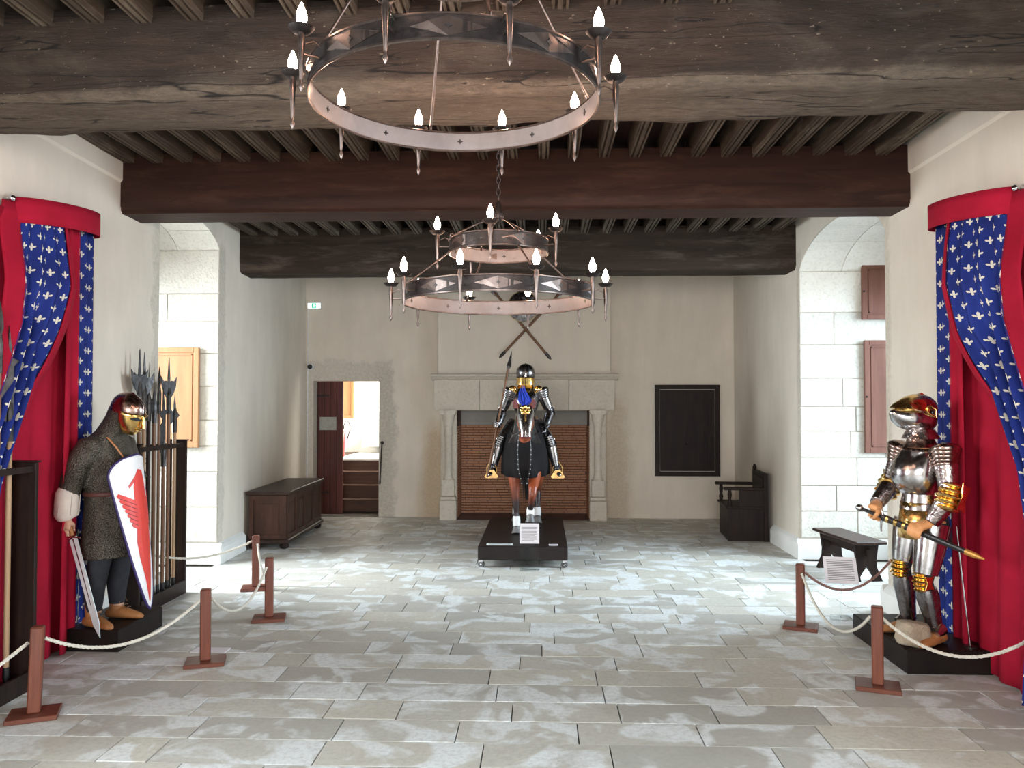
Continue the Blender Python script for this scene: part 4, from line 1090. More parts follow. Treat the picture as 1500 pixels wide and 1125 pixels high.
# sword held in the right hand
sw = thing('sword', 'bright straight sword pointing down from the mail figure hand', 'sword', (-3.225, 5.78, .16), math.radians(80))
g = hand; d = sw_dir
wd = d.cross(Vector((1, .0, 0))).normalized(); nn = d.cross(wd)
obj('grip', one(tube, [g-d*.045, g+d*.05], .014, 10), M_leather, sw, True)
obj('pommel', one(ball, g-d*.062, .024), M_steel, sw, True)
bm = B(); tube(bm, [g+d*.058-wd*.06+d*.025, g+d*.058, g+d*.058+wd*.06+d*.025], [.006, .008, .006], 8); obj('crossguard', bm, M_steel, sw, True)
bm = B(); tip = .80
f = lambda u, v, q: g+d*(.06+v)+wd*u+nn*q
for sg in (1, -1):
    prism(bm, [(0, 0), (.033, 0), (.026, tip-.16), (0, tip-.06)], f, -.001*sg, .003*sg)
    prism(bm, [(0, 0), (-.033, 0), (-.026, tip-.16), (0, tip-.06)], f, -.001*sg, .003*sg)
obj('blade', bm, M_blade, sw)
obj('fuller', one(lambda bm: prism(bm, [(-.005, .01), (.005, .01), (.003, .5), (-.003, .5)], f, -.0042, .0042)), M_steeld, sw)
# kite shield on the left arm
sh = thing('kite_shield', 'white kite shield with red bird emblem carried by the mail figure', 'shield', (-2.985, 5.74, .28), math.radians(0))
Rs = .30
def SM(s, h, d):
    a = s/Rs; tilt = (1.1-h)*.10
    return Vector((Rs*math.cos(a)-Rs+d*math.cos(a)+tilt-.02, Rs*math.sin(a)+d*math.sin(a), h))
def half(h):
    if h > .98: return .255*math.sqrt(max(0, 1-((h-.98)/.16)**2)) if h < 1.135 else .02
    return .255*(max(0, h/.98))**.62
bm = B()
def shs(u, v):
    h = 1.135*v; w = half(h); return SM((2*u-1)*w, h, 0)
grid(bm, 20, 40, shs)
o = obj('board', bm, M_paint_w, sh, True); solid(o, .012, -1 if False else 0)
bm = B(); e = [SM(-half(1.135*k/40), 1.135*k/40, 0) for k in range(41)]+[SM(half(1.135*k/40), 1.135*k/40, 0) for k in range(40, -1, -1)]
tube(bm, e, .009, 8); obj('edge_binding', bm, M_navy, sh, True)
def decal(name, polys, m, parent, d0=.008, d1=.011):
    bm = B()
    for pl in polys: prism(bm, pl, lambda a, b, c: Vector((a, b, c)), d0, d1)
    bmesh.ops.triangulate(bm, faces=bm.faces[:])
    bmesh.ops.subdivide_edges(bm, edges=[e for e in bm.edges if e.calc_length() > .02], cuts=3, use_grid_fill=True)
    for v in bm.verts: v.co = SM(*v.co)
    return obj(name, bm, m, parent)
# convex pieces of the emblem: s negative = edge nearest the camera
body = [[(-.075, .90), (.06, .92), (.075, .78), (-.075, .78)], [(-.075, .78), (.075, .78), (.085, .64), (-.07, .64)], [(-.07, .64), (.085, .64), (.085, .50), (-.085, .50)], [(-.085, .50), (.085, .50), (.06, .36), (-.07, .38)],
        [(-.07, .38), (.06, .36), (.03, .20), (-.03, .22)], [(-.03, .22), (.03, .20), (.0, .06), (-.008, .06)], [(-.05, .985), (-.02, 1.03), (.03, 1.02), (.06, .92), (-.075, .90)], [(-.05, .985), (-.062, .945), (-.115, .895), (-.12, .915)]]
em = decal('bird_emblem', body, M_paint_r, sh)
wing = [[(-.06, .80-.030*k), (-.06, .771-.030*k), (-.205+.016*k, .831-.036*k), (-.213+.016*k, .846-.036*k), (-.20+.016*k, .864-.036*k)] for k in range(7)]
decal('wing_feather', wing, M_paint_r, em)
decal('feather_lines', [[(-.065, .773-.030*k), (-.065, .768-.030*k), (-.195+.016*k, .826-.036*k), (-.195+.016*k, .831-.036*k)] for k in range(6)], M_paint_line, em, .0112, .0125)
decal('far_wing', [[(-a, b) for a, b in q] for q in wing], M_paint_r, em)
obj('enarme', one(tube, [SM(-.06, .72, -.008), SM(-.03, .74, -.05), SM(.03, .78, -.05), SM(.06, .80, -.008)], .008, 8), M_leather, sh, True)
# left plinth and its cards
pl = thing('plinth', 'low black display plinth under the mail-clad mannequin', 'plinth', (-3.26, 5.93, 0))
obj('box', bx(-.225, .21, -.33, .33, 0, .16, .006), M_plinth, pl)
rk = thing('card_stand', 'small clear stand behind the boots of the mail figure', 'card', (-3.40, 5.85, .16))
obj('card', bx(-.05, .03, -.09, .09, .0, .006), M_card, rk); obj('rod', one(tube, [(-.04, -.11, .0), (-.03, -.12, .40)], .004, 8), M_chrome, rk, True)

# ---- plate armour suit builder
def lamed(bm, pts, rad, n=16, steps=None, amp=.004):
    """tube with overlapping lames"""
    pts = [Vector(p) for p in pts]; tot = sum((b-a).length for a, b in zip(pts, pts[1:])); steps = steps or max(3, int(tot/.022))
    P_, R_ = [], []
    for i in range(steps):
        for q, e in ((0, amp), (.86, 0), (.87, amp*1.1)):
            t = (i+q)/steps*(len(pts)-1); k = min(int(t), len(pts)-2); f_ = t-k
            P_.append(pts[k].lerp(pts[k+1], f_)); R_.append(lerp(rad[k], rad[k+1], f_)+(e if q != .86 else 0))
    P_.append(pts[-1]); R_.append(rad[-1])
    tube(bm, P_, R_, n)
def cop(bm, c, d, r, side_dir, wing=.05):
    """ridged elbow or knee cop with a side wing"""
    c = Vector(c); d = Vector(d).normalized(); s = Vector(side_dir).normalized()
    q = d.to_track_quat('Z', 'Y').to_matrix()
    for k in range(5):
        rr = r*(1-.07*abs(k-2)); ball(bm, c+d*(k-2)*r*.42, rr, (1.0, 1.0, .34), q, 18, 8)
    if wing:
        u = d; v = d.cross(s)
        f_ = lambda a, b, t: c+s*(r*.9+t)+u*a+v*b*1.0
        prism(bm, [(0, -.3*wing), (wing*.9, -wing*.7), (wing*.8, 0), (wing*.9, wing*.7), (0, wing*.35), (-wing*.9, wing*.7), (-wing*.8, 0), (-wing*.9, -wing*.7)], f_, 0, .006)
def suit(root, J, hands, skin, seated=False, gold_elbow=True, cols=None, handfn=None):
    c = dict(breast=M_steel, shoulder=M_bronze, arm=M_lame, fore=M_lame, thigh=M_steel, greave=M_steeld)
    if cols: c.update(cols)
    V_ = {k: Vector(v) for k, v in J.items()}
    pe, cz = V_['pelvis'], V_['chest']
    bm = B()
    loft(bm, [(pe.x, pe.y, pe.z-.06, .13, .10), (pe.x, pe.y, pe.z+.04, .135, .105), (lerp(pe.x, cz.x, .5), lerp(pe.y, cz.y, .5), lerp(pe.z, cz.z, .5), .125, .10), (cz.x, cz.y, cz.z, .155, .115), (cz.x, cz.y, cz.z+.12, .14, .09), (V_['neck'].x, V_['neck'].y, V_['neck'].z, .055, .055), (V_['head'].x, V_['head'].y, V_['head'].z-.06, .055, .06)], 18)
    ball(bm, V_['head'], .098, (.8, 1, 1.15))
    for s in 'lr':
        tube(bm, [V_['sh_'+s], V_['el_'+s], V_['wr_'+s]], [.052, .042, .03], 12)
        tube(bm, [V_['hip_'+s], V_['kn_'+s], V_['an_'+s]], [.078, .052, .038], 12)
    for h in hands: grip_hand(bm, *h)
    o = obj('body', bm, skin, root, 'all'); remesh(o, .0075, 3)
    # breastplate (globose), back plate, plackart lames
    zc_ = cz.z
    bm = B(); loft(bm, [(cz.x, cz.y-.02, zc_-.15, .128, .118), (cz.x, cz.y-.03, zc_-.12, .14, .135), (cz.x, cz.y-.045, zc_-.05, .162, .165), (cz.x, cz.y-.04, zc_+.03, .168, .165), (cz.x, cz.y-.025, zc_+.09, .16, .14), (cz.x, cz.y-.01, zc_+.14, .135, .11), (cz.x, cz.y, zc_+.165, .10, .09)], 30)
    obj('breastplate', bm, c['breast'], root, True)
    bm = B()
    for k in range(3): loft(bm, [(cz.x, lerp(cz.y, pe.y, .6)-.01, zc_-.15-.035*k, .122+.008*k, .118+.008*k), (cz.x, lerp(cz.y, pe.y, .6)-.01, zc_-.19-.035*k, .130+.008*k, .126+.008*k)], 26)
    obj('waist_lames', bm, c['breast'], root, True)
    bm = B()
    loft(bm, [(V_['neck'].x, V_['neck'].y+.0, V_['neck'].z-.05, .125, .115), (V_['neck'].x, V_['neck'].y, V_['neck'].z-.02, .10, .10), (V_['neck'].x, V_['neck'].y-.005, V_['neck'].z+.02, .075, .085), (V_['neck'].x, V_['neck'].y-.01, V_['neck'].z+.05, .078, .09)], 24)
    obj('gorget', bm, M_gold if seated else c['shoulder'], root, True)
    for s in 'lr':
        sg = 1 if s == 'l' else -1
        S_, E_, Wr = V_['sh_'+s], V_['el_'+s], V_['wr_'+s]
        ud = (E_-S_).normalized(); fd = (Wr-E_).normalized(); ot = Vector((sg, 0, 0))
        bm = B(); q = ud.to_track_quat('Z', 'Y').to_matrix()
        for k in range(5): ball(bm, S_+ud*(.026*k-.015)+ot*.006*(2-k)*.4, (.092 if seated else .100)-.006*k, (1.02, 1.12, .5), q, 18, 8)
        obj('pauldron', bm, c['shoulder'], root, True)
        if seated: obj('gilt_shoulder', one(ball, S_+Vector((-sg*.035, -.05, .03)), .055, (1, .7, 1)), M_gold, root, True)
        bm = B(); lamed(bm, [S_+ud*.09, E_-ud*.05], [.068, .058] if seated else [.073, .062]); obj('upper_arm_plate', bm, c['arm'], root, True)
        bm = B(); cop(bm, E_, (ud+fd).normalized(), .092 if gold_elbow else .058, (ot*.9+Vector((0, .4, 0))) if gold_elbow else ot, .10 if gold_elbow else .06)
        obj('elbow_cop', bm, M_gold if gold_elbow else M_steeld, root, True)
        bm = B(); lamed(bm, [E_+fd*.055, lerp(E_, Wr, .6), Wr-fd*.005], [.059, .052, .044] if seated else [.063, .055, .046]); obj('forearm_plate', bm, c['fore'], root, True)
        Hp, K_, A_ = V_['hip_'+s], V_['kn_'+s], V_['an_'+s]
        td = (K_-Hp).normalized(); gd = (A_-K_).normalized()
        bm = B(); tube(bm, [Hp+td*.03, lerp(Hp, K_, .35), lerp(Hp, K_, .7), K_-td*.05], [.098, .092, .078, .068] if seated else [.112, .106, .09, .078], 18); 
        obj('leg_hose', one(tube, [Hp+td*.02, K_, A_-gd*.02], [.088, .056, .048], 14), M_hose, root, True)
        o = obj('cuisse', bm, c['thigh'], root, True)
        bm = B()
        for k in range(4):
            p = Hp+td*(.08+.05*k); u_ = Vector((0, -1, 0)); 
            tube(bm, [p+Vector((sg*.07, -.055, .02)), p+Vector((0, -.094, -.01)), p+Vector((-sg*.07, -.055, -.035))], .004, 6)
        obj('embossed_ridge', bm, M_lame, o, True)
        bm = B(); cop(bm, K_+Vector((0, -.015, 0)), (td+gd).normalized(), .066, ot if not seated else ot, .05)
        obj('knee_cop', bm, M_gold if not seated else M_steel, root, True)
        bm = B(); tube(bm, [K_+gd*.05, lerp(K_, A_, .35), lerp(K_, A_, .7), A_-gd*.01], [.060, .064, .05, .046] if seated else [.068, .074, .058, .05], 18)
        obj('greave', bm, c['greave'], root, True)

# right figure
ap = thing('armour_mannequin', 'mannequin in polished plate armour with gilt elbows on the right plinth', 'mannequin', (2.66, 5.62, .16), math.radians(-72))
HR, HL = Vector((-.12, -.30, .86)), Vector((.17, -.20, .775))
sd = (HL-HR).normalized()
J = dict(pelvis=(0, .02, .86), chest=(0, .0, 1.16), neck=(0, .0, 1.38), head=(0, -.03, 1.53), sh_l=(.19, .02, 1.30), sh_r=(-.19, .02, 1.30),
         el_l=(.275, -.03, 1.01), el_r=(-.27, -.02, 1.04), wr_l=(.215, -.13, .83), wr_r=(-.17, -.23, .92), hip_l=(.10, .01, .84), hip_r=(-.10, .01, .84),
         kn_l=(.10, -.08, .42), kn_r=(-.12, -.06, .47), an_l=(.12, -.01, .09), an_r=(-.13, .0, .09))
suit(ap, J, [((-.17, -.23, .92), HR, -sd, (-.3, .1, 1), .02, 1.25), ((.215, -.13, .83), HL, sd, (.2, .1, 1), .024, 1.25)], M_skin_o)
# close helmet tipped back: gilt skull, pointed steel visor, neck lames
hc = Vector((0, -.03, 1.565)); tl = Matrix.Rotation(math.radians(-8), 4, 'X') @ Matrix.Scale(1.1, 4)
bm = B(); loft(bm, [(0, .02, -.10, .075, .085), (0, .01, -.06, .10, .12), (0, .0, 0, .108, .132), (0, .005, .05, .10, .125), (0, .015, .09, .075, .10), (0, .02, .115, .04, .065), (0, .02, .125, .012, .03)], 26)
hl = obj('helmet_skull', hm(bm), M_bronze, ap, True)
bm = B(); loft(bm, [(0, -.045, .012, .112, .145), (0, -.042, .035, .106, .132), (0, -.03, .065, .090, .110), (0, -.015, .095, .062, .082), (0, .0, .118, .02, .045)], 24)
obj('gilt_brow', hm(bm), M_gold, ap, True)
bm = B(); tube(bm, [(0, .02, -.035), (0, -.06, -.035), (0, -.11, -.035), (0, -.15, -.03), (0, -.185, -.02), (0, -.20, -.014)], [(.082, .114), (.080, .110), (.070, .090), (.050, .060), (.026, .030), (.006, .008)], 24, up=(0, 0, 1))
vz = obj('visor', hm(bm), M_steel, ap, True)
bm = B()
for s in (-1, 1):
    for k in range(8): ball(bm, (s*(.045+.006*k), -.155+.014*k, -.045-.003*(k % 2)*4), .0035, u=6, v=4)
    ball(bm, (s*.112, .02, .01), .016, (.5, 1, 1))
obj('breaths', hm(bm), M_sheen, vz)
for s in (-1, 1):
    bm = B(); tube(bm, [(s*.118, .04, -.02), (s*.116, .035, .03), (s*.100, .0, .055), (s*.108, -.03, .03), (s*.114, -.02, .005), (s*.118, .035, -.02)], .006, 8)
    obj('gilt_ear_rim', hm(bm), M_gold, hl, True)
bm = B(); tube(bm, [(0, -.10, .06), (0, -.05, .105), (0, .02, .13), (0, .1, .105), (0, .14, .03)], .007, 8); obj('comb', hm(bm), M_gold, hl, True)
bm = B()
for k in range(3): loft(bm, [(0, .0, 1.43-.02*k, .10+.012*k, .10+.012*k), (0, .0, 1.455-.02*k, .088+.012*k, .092+.012*k)], 24)
obj('neck_lames', bm, M_lame, ap, True)
bm = B(); loft(bm, [(0, .02, .72, .135, .115), (0, .02, .80, .142, .12), (0, .01, .93, .128, .108), (0, .01, .99, .125, .105)], 22); obj('mail_skirt', bm, M_mail, ap, True)
# gilt front skirt plates, tassets, black rear skirt
bm = B(); loft(bm, [(0, .0, .70, .158, .15), (0, .0, .80, .150, .145), (0, .0, .95, .130, .130)], 20, arc=(1.15*PI, 1.85*PI), cap=False); solid(obj('gilt_skirt_plate', bm, M_gold, ap, True), .006)
bm = B(); loft(bm, [(0, .02, .66, .18, .16), (0, .02, .80, .165, .145), (0, .02, .95, .13, .12)], 26, arc=(-.12*PI, 1.12*PI), cap=False); solid(obj('black_skirt', bm, M_hose, ap, True), .006)
for s in (-1, 1):
    bm = B(); boot(bm, (s*.13, .0, 0), (s*.35, -1, 0), .30, .05, .10); o = obj('shoe', bm, M_leather, ap, 'all'); remesh(o, .008, 3)
    bm = B(); tube(bm, [(s*.14, .01, .11), (s*.145, -.02, .095), (s*.16, -.07, .078)], [(.05, .055), (.05, .052), (.02, .05)], 14); obj('sabaton', bm, M_steel, ap, True)
obj('support_rod', one(tube, [(.26, .14, 0), (.20, .1, .80)], .006, 8), M_chrome, ap, True); obj('rod_foot', one(lathe, [(.04, 0), (.04, .008), (.01, .012)], (.26, .14, 0)), M_sheen, ap, True)
# sheathed sword across the body
ss = thing('sheathed_sword', 'black sheathed sword with gilt bands held across the plate armour', 'sword', (2.66, 5.62, .16), math.radians(-72))
Pp = HR-sd*.11
obj('pommel', one(ball, Pp, .026), M_steel, ss, True)
obj('grip', one(tube, [Pp+sd*.02, HR+sd*.06], .013, 10), M_sheen, ss, True)
up_ = Vector((0, 0, 1)); up_ = (up_-sd*up_.dot(sd)).normalized()
bm = B(); g0 = HR+sd*.065; tube(bm, [g0+up_*.05-sd*.02, g0+up_*.02, g0-up_*.02, g0-up_*.07+sd*.01, g0-up_*.10+sd*.02], [.006, .008, .008, .007, .005], 8); obj('crossguard', bm, M_steel, ss, True)
obj('scabbard', one(tube, [g0, HL, HL+sd*.34], [(.024, .014), (.022, .013), (.017, .011)], 12, up=up_), M_sheen, ss, True)
for k in (.03, .09, .15, .24): obj('gilt_band', one(tube, [g0+sd*k, g0+sd*(k+.022)], [(.026, .017)]*2, 12, up=up_), M_gold, ss, True)
obj('chape', one(tube, [HL+sd*.32, HL+sd*.38, HL+sd*.44], [(.021, .015), (.020, .014), (.006, .005)], 12, up=up_), simple('gilt_orange', (.62, .30, .07), None, .35, .5), ss, True)
pr = thing('plinth', 'low black display plinth under the plate armour', 'plinth', (2.70, 5.79, 0))
obj('box', bx(-.28, .285, -.45, .46, 0, .16, .006), M_plinth, pr)
# rock
bm = B(); bmesh.ops.create_icosphere(bm, subdivisions=3, radius=.10)
for v in bm.verts:
    n_ = noise.fractal(v.co*14, 1, 2, 4); v.co = Vector((max(-.085, min(.085, v.co.x))*1.25, max(-.07, min(.07, v.co.y)), max(-.06, min(.062, v.co.z))*1.25))*(1+.14*n_)
o = obj('rock', bm, M_rock, None, True, (2.52, 5.46, .235)); o.rotation_euler = (0, .1, .3); tag(o, 'rough block of pale rubble stone at the feet of the plate armour', 'stone')

# ---- horse and rider
HX, HY = -.20, 9.95
dp = thing('rolling_plinth', 'long dark wooden plinth on castors under the horse', 'plinth', (-.205, 9.68, 0))
obj('deck', bx(-.49, .49, -1.10, 1.10, .085, .235, .006), M_plinth, dp)
for sx in (-1, 1):
    for sy in (-1, 1):
        c = obj('castor', one(tube, [(sx*.455-.006, sy*1.05-.014, .036), (sx*.455+.006, sy*1.05+.014, .036)], .036, 16), M_rubber, dp, True)
        obj('castor_fork', bx(sx*.455-.022, sx*.455+.022, sy*1.05-.020, sy*1.05+.020, .060, .084), M_chrome, c); obj('hub_cap', one(ball, (sx*.455, sy*1.05-.016, .036), .014), M_chrome, c, True)
h = thing('horse', 'life-size bay horse model in black caparison and steel face guard', 'horse', (HX, HY, .236), math.radians(0))
# local: head towards -Y, ground at z=0
bm = B()
tube(bm, [(0, -.58, .90), (0, -.50, .90), (0, -.35, .90), (0, -.05, .88), (0, .25, .89), (0, .45, .93), (0, .58, .95), (0, .66, .95)], [(.10, .08), (.19, .16), (.24, .20), (.245, .235), (.235, .235), (.225, .21), (.17, .17), (.06, .06)], 24, up=(0, 0, 1))
tube(bm, [(0, -.36, .98), (.0, -.50, 1.15), (0, -.62, 1.32), (0, -.70, 1.42)], [(.22, .13), (.18, .105), (.135, .085), (.10, .07)], 18, up=(0, 1, 0))
tube(bm, [(0, -.66, 1.46), (.01, -.72, 1.42), (.015, -.79, 1.32), (.02, -.85, 1.22), (.022, -.88, 1.16), (.022, -.885, 1.125)], [(.07, .075), (.105, .095), (.10, .088), (.07, .062), (.06, .058), (.035, .04)], 18, up=(0, 1, .6))
for s in (-1, 1): tube(bm, [(s*.06, -.66, 1.47), (s*.075, -.67, 1.52), (s*.07, -.68, 1.57)], [.022, .025, .006], 8)
# forelegs: viewer left standing, viewer right lifted
tube(bm, [(-.13, -.44, .82), (-.125, -.46, .62), (-.115, -.47, .46), (-.11, -.46, .40), (-.10, -.46, .24), (-.10, -.47, .14), (-.10, -.50, .06)], [.10, .070, .048, .050, .036, .040, .036], 14)
tube(bm, [(.12, -.44, .82), (.115, -.56, .66), (.10, -.70, .55), (.095, -.72, .49), (.075, -.68, .36), (.07, -.65, .30), (.07, -.69, .23)], [.10, .072, .055, .050, .037, .040, .036], 14)
for sx, dy in ((-.14, .05), (.15, -.10)):
    tube(bm, [(sx, .46, .85), (sx, .40+dy, .64), (sx, .52+dy, .46), (sx, .56+dy, .42), (sx, .50+dy, .24), (sx, .48+dy, .13), (sx, .44+dy, .06)], [.14, .10, .055, .05, .038, .042, .036], 14)
o = obj('body', bm, M_coat, h, 'all'); remesh(o, .016, 4)
def coatm():
    s = NT('bay_coat_with_dark_points'); tc = s.n('ShaderNodeTexCoord'); sp = s.n('ShaderNodeSeparateXYZ'); s.l(tc.outputs['Object'], sp.inputs[0])
    n = s.noise(s.coord(), 4, 4)
    c = s.ramp(n, [(.3, (.20, .042, .016)), (.7, (.34, .075, .026))])
    s.col(s.mix(s.ramp(s.math('ADD', sp.outputs[2], s.math('MULTIPLY', n, .12)), [(.42, 1), (.62, 0)]), c, (.022, .012, .011))); return s.p(.36)
o.data.materials[0] = coatm()
def hoof(c, d=(0, -.3, -1)):
    c = Vector(c); d = Vector(d).normalized(); return one(lathe, [(.038, -.01), (.042, .01), (.058, .065), (.060, .072)], c, d, 16)
obj('hoof', hoof((-.10, -.49, .068)), M_hoof, h, True); obj('hoof', hoof((.07, -.70, .235), (0, -.15, -1)), M_hoof, h, True)
obj('hoof', hoof((-.14, .49, .068)), M_hoof, h, True); obj('hoof', hoof((.15, .335, .068)), M_hoof, h, True)
for pts in ([(-.10, -.465, .20), (-.10, -.47, .14), (-.10, -.49, .08)], [(.072, -.64, .33), (.07, -.645, .29), (.07, -.69, .235)], [(.15, .385, .2), (.15, .38, .13), (.15, .35, .08)], [(-.14, .535, .2), (-.14, .53, .13), (-.14, .5, .08)]):
    obj('white_pastern', one(tube, pts, [.041, .047, .045], 14), M_pastern, h, True)
bm = B()
for k in range(60):
    t_ = k/59; p = Vector((0, lerp(-.30, -.63, t_), lerp(1.22, 1.54, t_))); q = R.uniform(-1, 1)
    tube(bm, [p, p+Vector((.05*(1 if q > 0 else -1), .01, -.03)), p+Vector((.10*(1 if q > 0 else -1), -.01, -.14+R.uniform(-.02, .02)))], [.012, .012, .003], 5)
obj('mane', bm, M_mane, h, True)
bm = B()
for k in range(16): 
    a = R.uniform(0, 6.28); r_ = R.uniform(0, .04)
    tube(bm, [(0, .62, 1.02), (r_*math.cos(a), .74, .95), (r_*1.4*math.cos(a), .76+r_*math.sin(a), .6), (r_*math.cos(a), .75+r_*math.sin(a), .25)], [.014, .018, .016, .004], 6)
obj('tail', bm, M_mane, h, True)
# black caparison
fol = lambda a, z: .03*math.sin(a*11+z*4)*max(0, min(1, (1.15-z)*2.2))
bm = B(); loft(bm, [(0, .03, .68, .300, .75), (0, .03, .80, .298, .74), (0, .03, .95, .29, .73), (0, .02, 1.07, .27, .69), (0, -.0, 1.17, .23, .62), (0, -.05, 1.26, .17, .54), (0, -.10, 1.33, .12, .46)], 56, cap=False, fold=fol)
bm.faces.new([v for v in bm.verts][-56:])
solid(obj('caparison', bm, M_black, h, True), .008)
bm = B(); loft(bm, [(0, -.46, 1.08, .20, .17), (0, -.50, 1.17, .155, .15), (0, -.57, 1.27, .125, .13), (0, -.62, 1.36, .11, .11)], 28, cap=False); solid(obj('neck_cover', bm, M_sheen, h, True), .006)
# chamfron
def CH(u, v, d):   # v 0 poll .. 1 nose ; u across
    c0 = Vector((.012, -.765, 1.525)).lerp(Vector((.022, -.93, 1.15)), v); n_ = Vector((0, -.86, .5)).normalized()
    w = table([(0, .082), (.25, .105), (.45, .092), (.8, .062), (1, .058)], v); a = u*1.35
    return c0+Vector((w*math.sin(a), 0, 0))+n_*((math.cos(a)-1)*w*.75+d+.028+.035*math.sin(v*PI*.9))
bm = B(); grid(bm, 14, 20, lambda u, v: CH(2*u-1, v, 0)); solid(obj('chamfron', bm, M_steel, h, True), .005)
bm = B()
for k in range(8):
    for s in (-1, 1): tube(bm, [CH(s*.35, .48+.055*k, .004), CH(s*.85, .44+.055*k, .004)], .004, 5)
tube(bm, [CH(0, .3, .006), CH(0, .97, .006)], .007, 6); obj('chamfron_ridges', bm, M_lame, h, True)
bm = B(); ctr = CH(0, .2, .012)
for k in range(8):
    a = k*PI/4; ball(bm, ctr+Vector((.042*math.cos(a), -.01, .042*math.sin(a))), .022, (1, .6, 1), None, 8, 6)
ball(bm, ctr+Vector((0, -.02, 0)), .02, (1, 1, 1), None, 10, 8)
obj('gilt_rosette', bm, M_gold, h, True)
bm = B()
for k in range(5): a = k/5; tube(bm, [CH(0, .28+a*.3, .012), CH(0, .30+a*.3, .014)], .012, 6)
obj('gilt_boss', bm, M_gold, h, True)
bm = B()
for k in range(70):
    a = R.uniform(0, 2*PI); q = R.uniform(0, 1); hgt = R.uniform(.16, .27)*(1-.35*q); b0 = Vector((.008+.01*math.cos(a), -.70, 1.52))
    tube(bm, [b0, b0+Vector((.07*q*math.cos(a), .035*q*math.sin(a)-.005, hgt*.45)), b0+Vector((.035*q*math.cos(a)-.03, .03*q*math.sin(a), hgt))], [.006, .013, .002], 5)
obj('plume', bm, M_plume, h, True)
for s in (-1, 1):
    bm = B(); prism(bm, [(0, .07), (.036, .015), (.022, -.05), (-.02, -.06), (-.036, .005)], lambda u, v, d: Vector((s*(.105+u*.9), -.715+d, 1.555+v)), -.006, .006)
    obj('red_ear_guard', bm, M_redl, h)
bm = B()
for s in (-1, 1):
    tube(bm, [CH(s*.9, .82, .0), Vector((s*.13, -.72, 1.18)), Vector((s*.17, -.45, 1.20)), Vector((s*.12, -.25, 1.31))], .008, 6)
    tube(bm, [(s*.06, -.73, 1.26), (s*.08, -.735, 1.0), (s*.07, -.735, .80), (s*.045, -.70, .68), (s*.03, -.66, .60)], [(.014, .007)]*5, 8, up=(0, -1, 0))
obj('breast_straps', bm, M_sheen, h, True)
bm = B()
for s in (-1, 1):
    for k in range(12): t_ = k/11; ball(bm, (s*table([(0, .06), (.4, .08), (.75, .07), (1, .03)], t_), -.748+.06*max(0, t_-.75)*4*.25, lerp(1.24, .62, t_)), .008, u=6, v=4)
obj('silver_studs', bm, M_chrome, h)
obj('red_noseband', one(tube, [CH(-1, .97, -.01), CH(-.5, 1.0, .004), CH(.5, 1.0, .004), CH(1, .97, -.01)], .011, 8), M_redl, h, True)
bm = B(); tube(bm, [(0, -.28, 1.30), (0, -.15, 1.27), (0, .05, 1.24), (0, .25, 1.30), (0, .3, 1.42)], [(.05, .05), (.045, .14), (.045, .18), (.05, .18), (.03, .12)], 16, up=(0, 0, 1)); obj('saddle', bm, M_leather, h, True)

rd = thing('rider_mannequin', 'mounted knight mannequin in dark and polished steel astride the horse', 'mannequin', (HX, HY, .236), 0)
SPR = Vector((-.345, -.20, 1.29)); spd = (Vector((-.215, .0, 2.20))-Vector((-.50, -.28, .66))).normalized()
J = dict(pelvis=(0, .08, 1.34), chest=(0, .05, 1.58), neck=(0, .04, 1.80), head=(0, .02, 1.92), sh_l=(.20, .05, 1.70), sh_r=(-.20, .05, 1.70),
         el_l=(.31, .06, 1.45), el_r=(-.30, .06, 1.45), wr_l=(.255, -.13, 1.28), wr_r=(-.35, -.13, 1.28), hip_l=(.14, .06, 1.30), hip_r=(-.14, .06, 1.30),
         kn_l=(.31, -.20, 1.08), kn_r=(-.31, -.20, 1.08), an_l=(.385, -.18, .74), an_r=(-.40, -.18, .76))
suit(rd, J, [((.255, -.13, 1.28), (.22, -.19, 1.23), (0, .3, 1), (.5, .2, .2), .014, 1.0), ((-.35, -.13, 1.28), SPR, spd, (-1, .2, 0), .018, 1.0)], M_steeld, True, False, dict(breast=M_steeld, shoulder=M_steeld, arm=M_steel, fore=M_steeld, thigh=M_steeld, greave=M_steel))
hc = Vector((0, .02, 1.94)); tl = Matrix.Identity(4)
bm = B(); loft(bm, [(0, 0, -.06, .125, .145), (0, 0, -.05, .118, .135), (0, 0, -.0, .122, .14), (0, 0, .05, .112, .13), (0, 0, .09, .085, .10), (0, 0, .115, .045, .05), (0, 0, .122, .01, .012)], 28); obj('sallet_helmet', hm(bm), M_steeld, rd, True)
bm = B(); loft(bm, [(0, .0, -.15, .13, .13), (0, -.01, -.12, .115, .125), (0, -.02, -.06, .115, .135)], 26); obj('gilt_bevor', hm(bm), M_gold, rd, True)
obj('helmet_comb', one(tube, [(0, -.12, 1.93), (0, -.11, 1.99), (0, -.05, 2.06), (0, .06, 2.06), (0, .15, 1.95)], .006, 8), M_steel, rd, True)
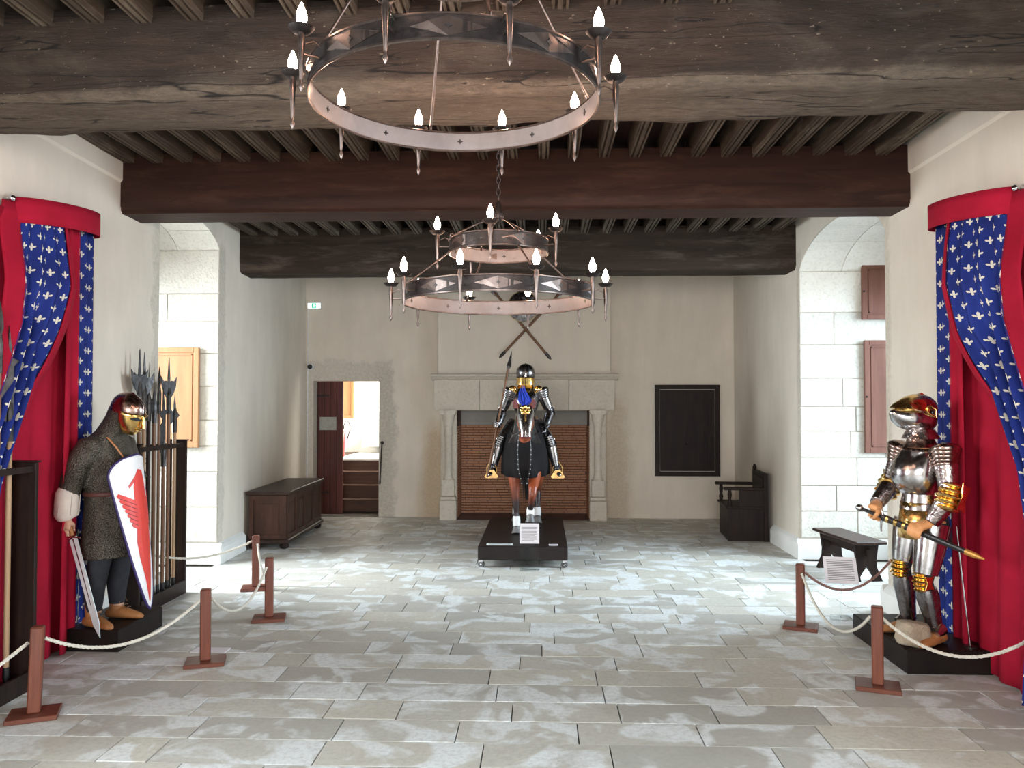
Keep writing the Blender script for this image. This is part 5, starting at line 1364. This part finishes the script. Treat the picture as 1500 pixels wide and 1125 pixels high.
for s in (-1, 1):
    x_ = .385 if s > 0 else -.40
    bm = B(); boot(bm, (x_, -.16, .675), (s*.25, -1, -.1), .25, .042, .12); o = obj('sabaton', bm, M_steel, rd, 'all'); remesh(o, .008, 2)
    st_ = thing('stirrup', 'gilt stirrup under the knight foot at picture %s' % ('right' if s > 0 else 'left'), 'stirrup', (HX, HY, .236), 0, 'gilt stirrups')
    obj('foot_plate', one(box, (x_+s*.015, -.22, .660), (.11, .09, .012)), M_gilt_dull, st_)
    bm = B(); tube(bm, [(x_+s*.015-.055, -.22, .655), (x_+s*.015-.06, -.22, .76), (x_+s*.015-.02, -.22, .83), (x_+s*.015+.02, -.22, .83), (x_+s*.015+.06, -.22, .76), (x_+s*.015+.055, -.22, .655)], .007, 8); obj('bow', bm, M_gilt_dull, st_, True)
    obj('stirrup_leather', one(tube, [(x_+s*.01, -.22, .83), (s*.33, -.08, 1.05), (s*.18, .04, 1.28)], [(.004, .013)]*3, 8), M_leather, st_, True)
    bm = B(); prism(bm, [(-.07, .64), (.07, .64), (.085, .66), (.03, .74), (-.03, .74), (-.085, .66)], lambda u, v, d: Vector((x_+s*.015+u, -.30+d, v)), 0, .012); obj('toe_guard', bm, M_gilt_dull, st_)
sp_ = thing('lance_spear', 'long spear with steel head held by the mounted knight', 'spear', (HX, HY, .236), 0)
A0 = SPR-spd*.66; A1 = SPR+spd*.72
obj('shaft', one(tube, [A0, A1], .014, 10), M_staff, sp_, True)
bm = B(); lathe(bm, [(.016, -.16), (.018, -.02), (.011, .0), (.03, .04), (.026, .07), (.001, .24)], A1, spd, 10, .5); obj('spearhead', bm, M_pole_iron, sp_)
# captions on and before the rolling plinth
for lb, x_, y_, w_, d_, m in (('pale green caption plate on the left of the horse plinth', -.46, 8.69, .29, .075, M_cardp), ('tiny white caption on the right of the horse plinth', .13, 8.68, .10, .06, M_card)):
    o = thing('caption_plate', lb, 'card', (x_, y_, .2355)); obj('plate', bx(-w_/2, w_/2, -d_/2, d_/2, 0, .008), m, o)
    obj('printed_lines', one(lines, -w_*.42, w_*.42, -d_*.38, d_*.38, 4, lambda u, v, d: Vector((u, v, .008+d))), M_ink, o)
ac = thing('notice_stand', 'white printed notice on a clear acrylic stand before the horse plinth', 'notice', (-.13, 8.50, 0), 0)
obj('acrylic_sheet', bx(-.105, .105, -.003, .003, 0, .50), M_acryl, ac)
obj('acrylic_foot', bx(-.105, .105, -.08, .07, .0, .004), M_acryl, ac)
obj('notice', bx(-.105, .105, -.009, -.004, .285, .50), M_card, ac)
obj('printed_lines', one(lines, -.085, .085, .31, .48, 12, lambda u, v, d: Vector((u, -.009-d, v))), M_ink, ac)
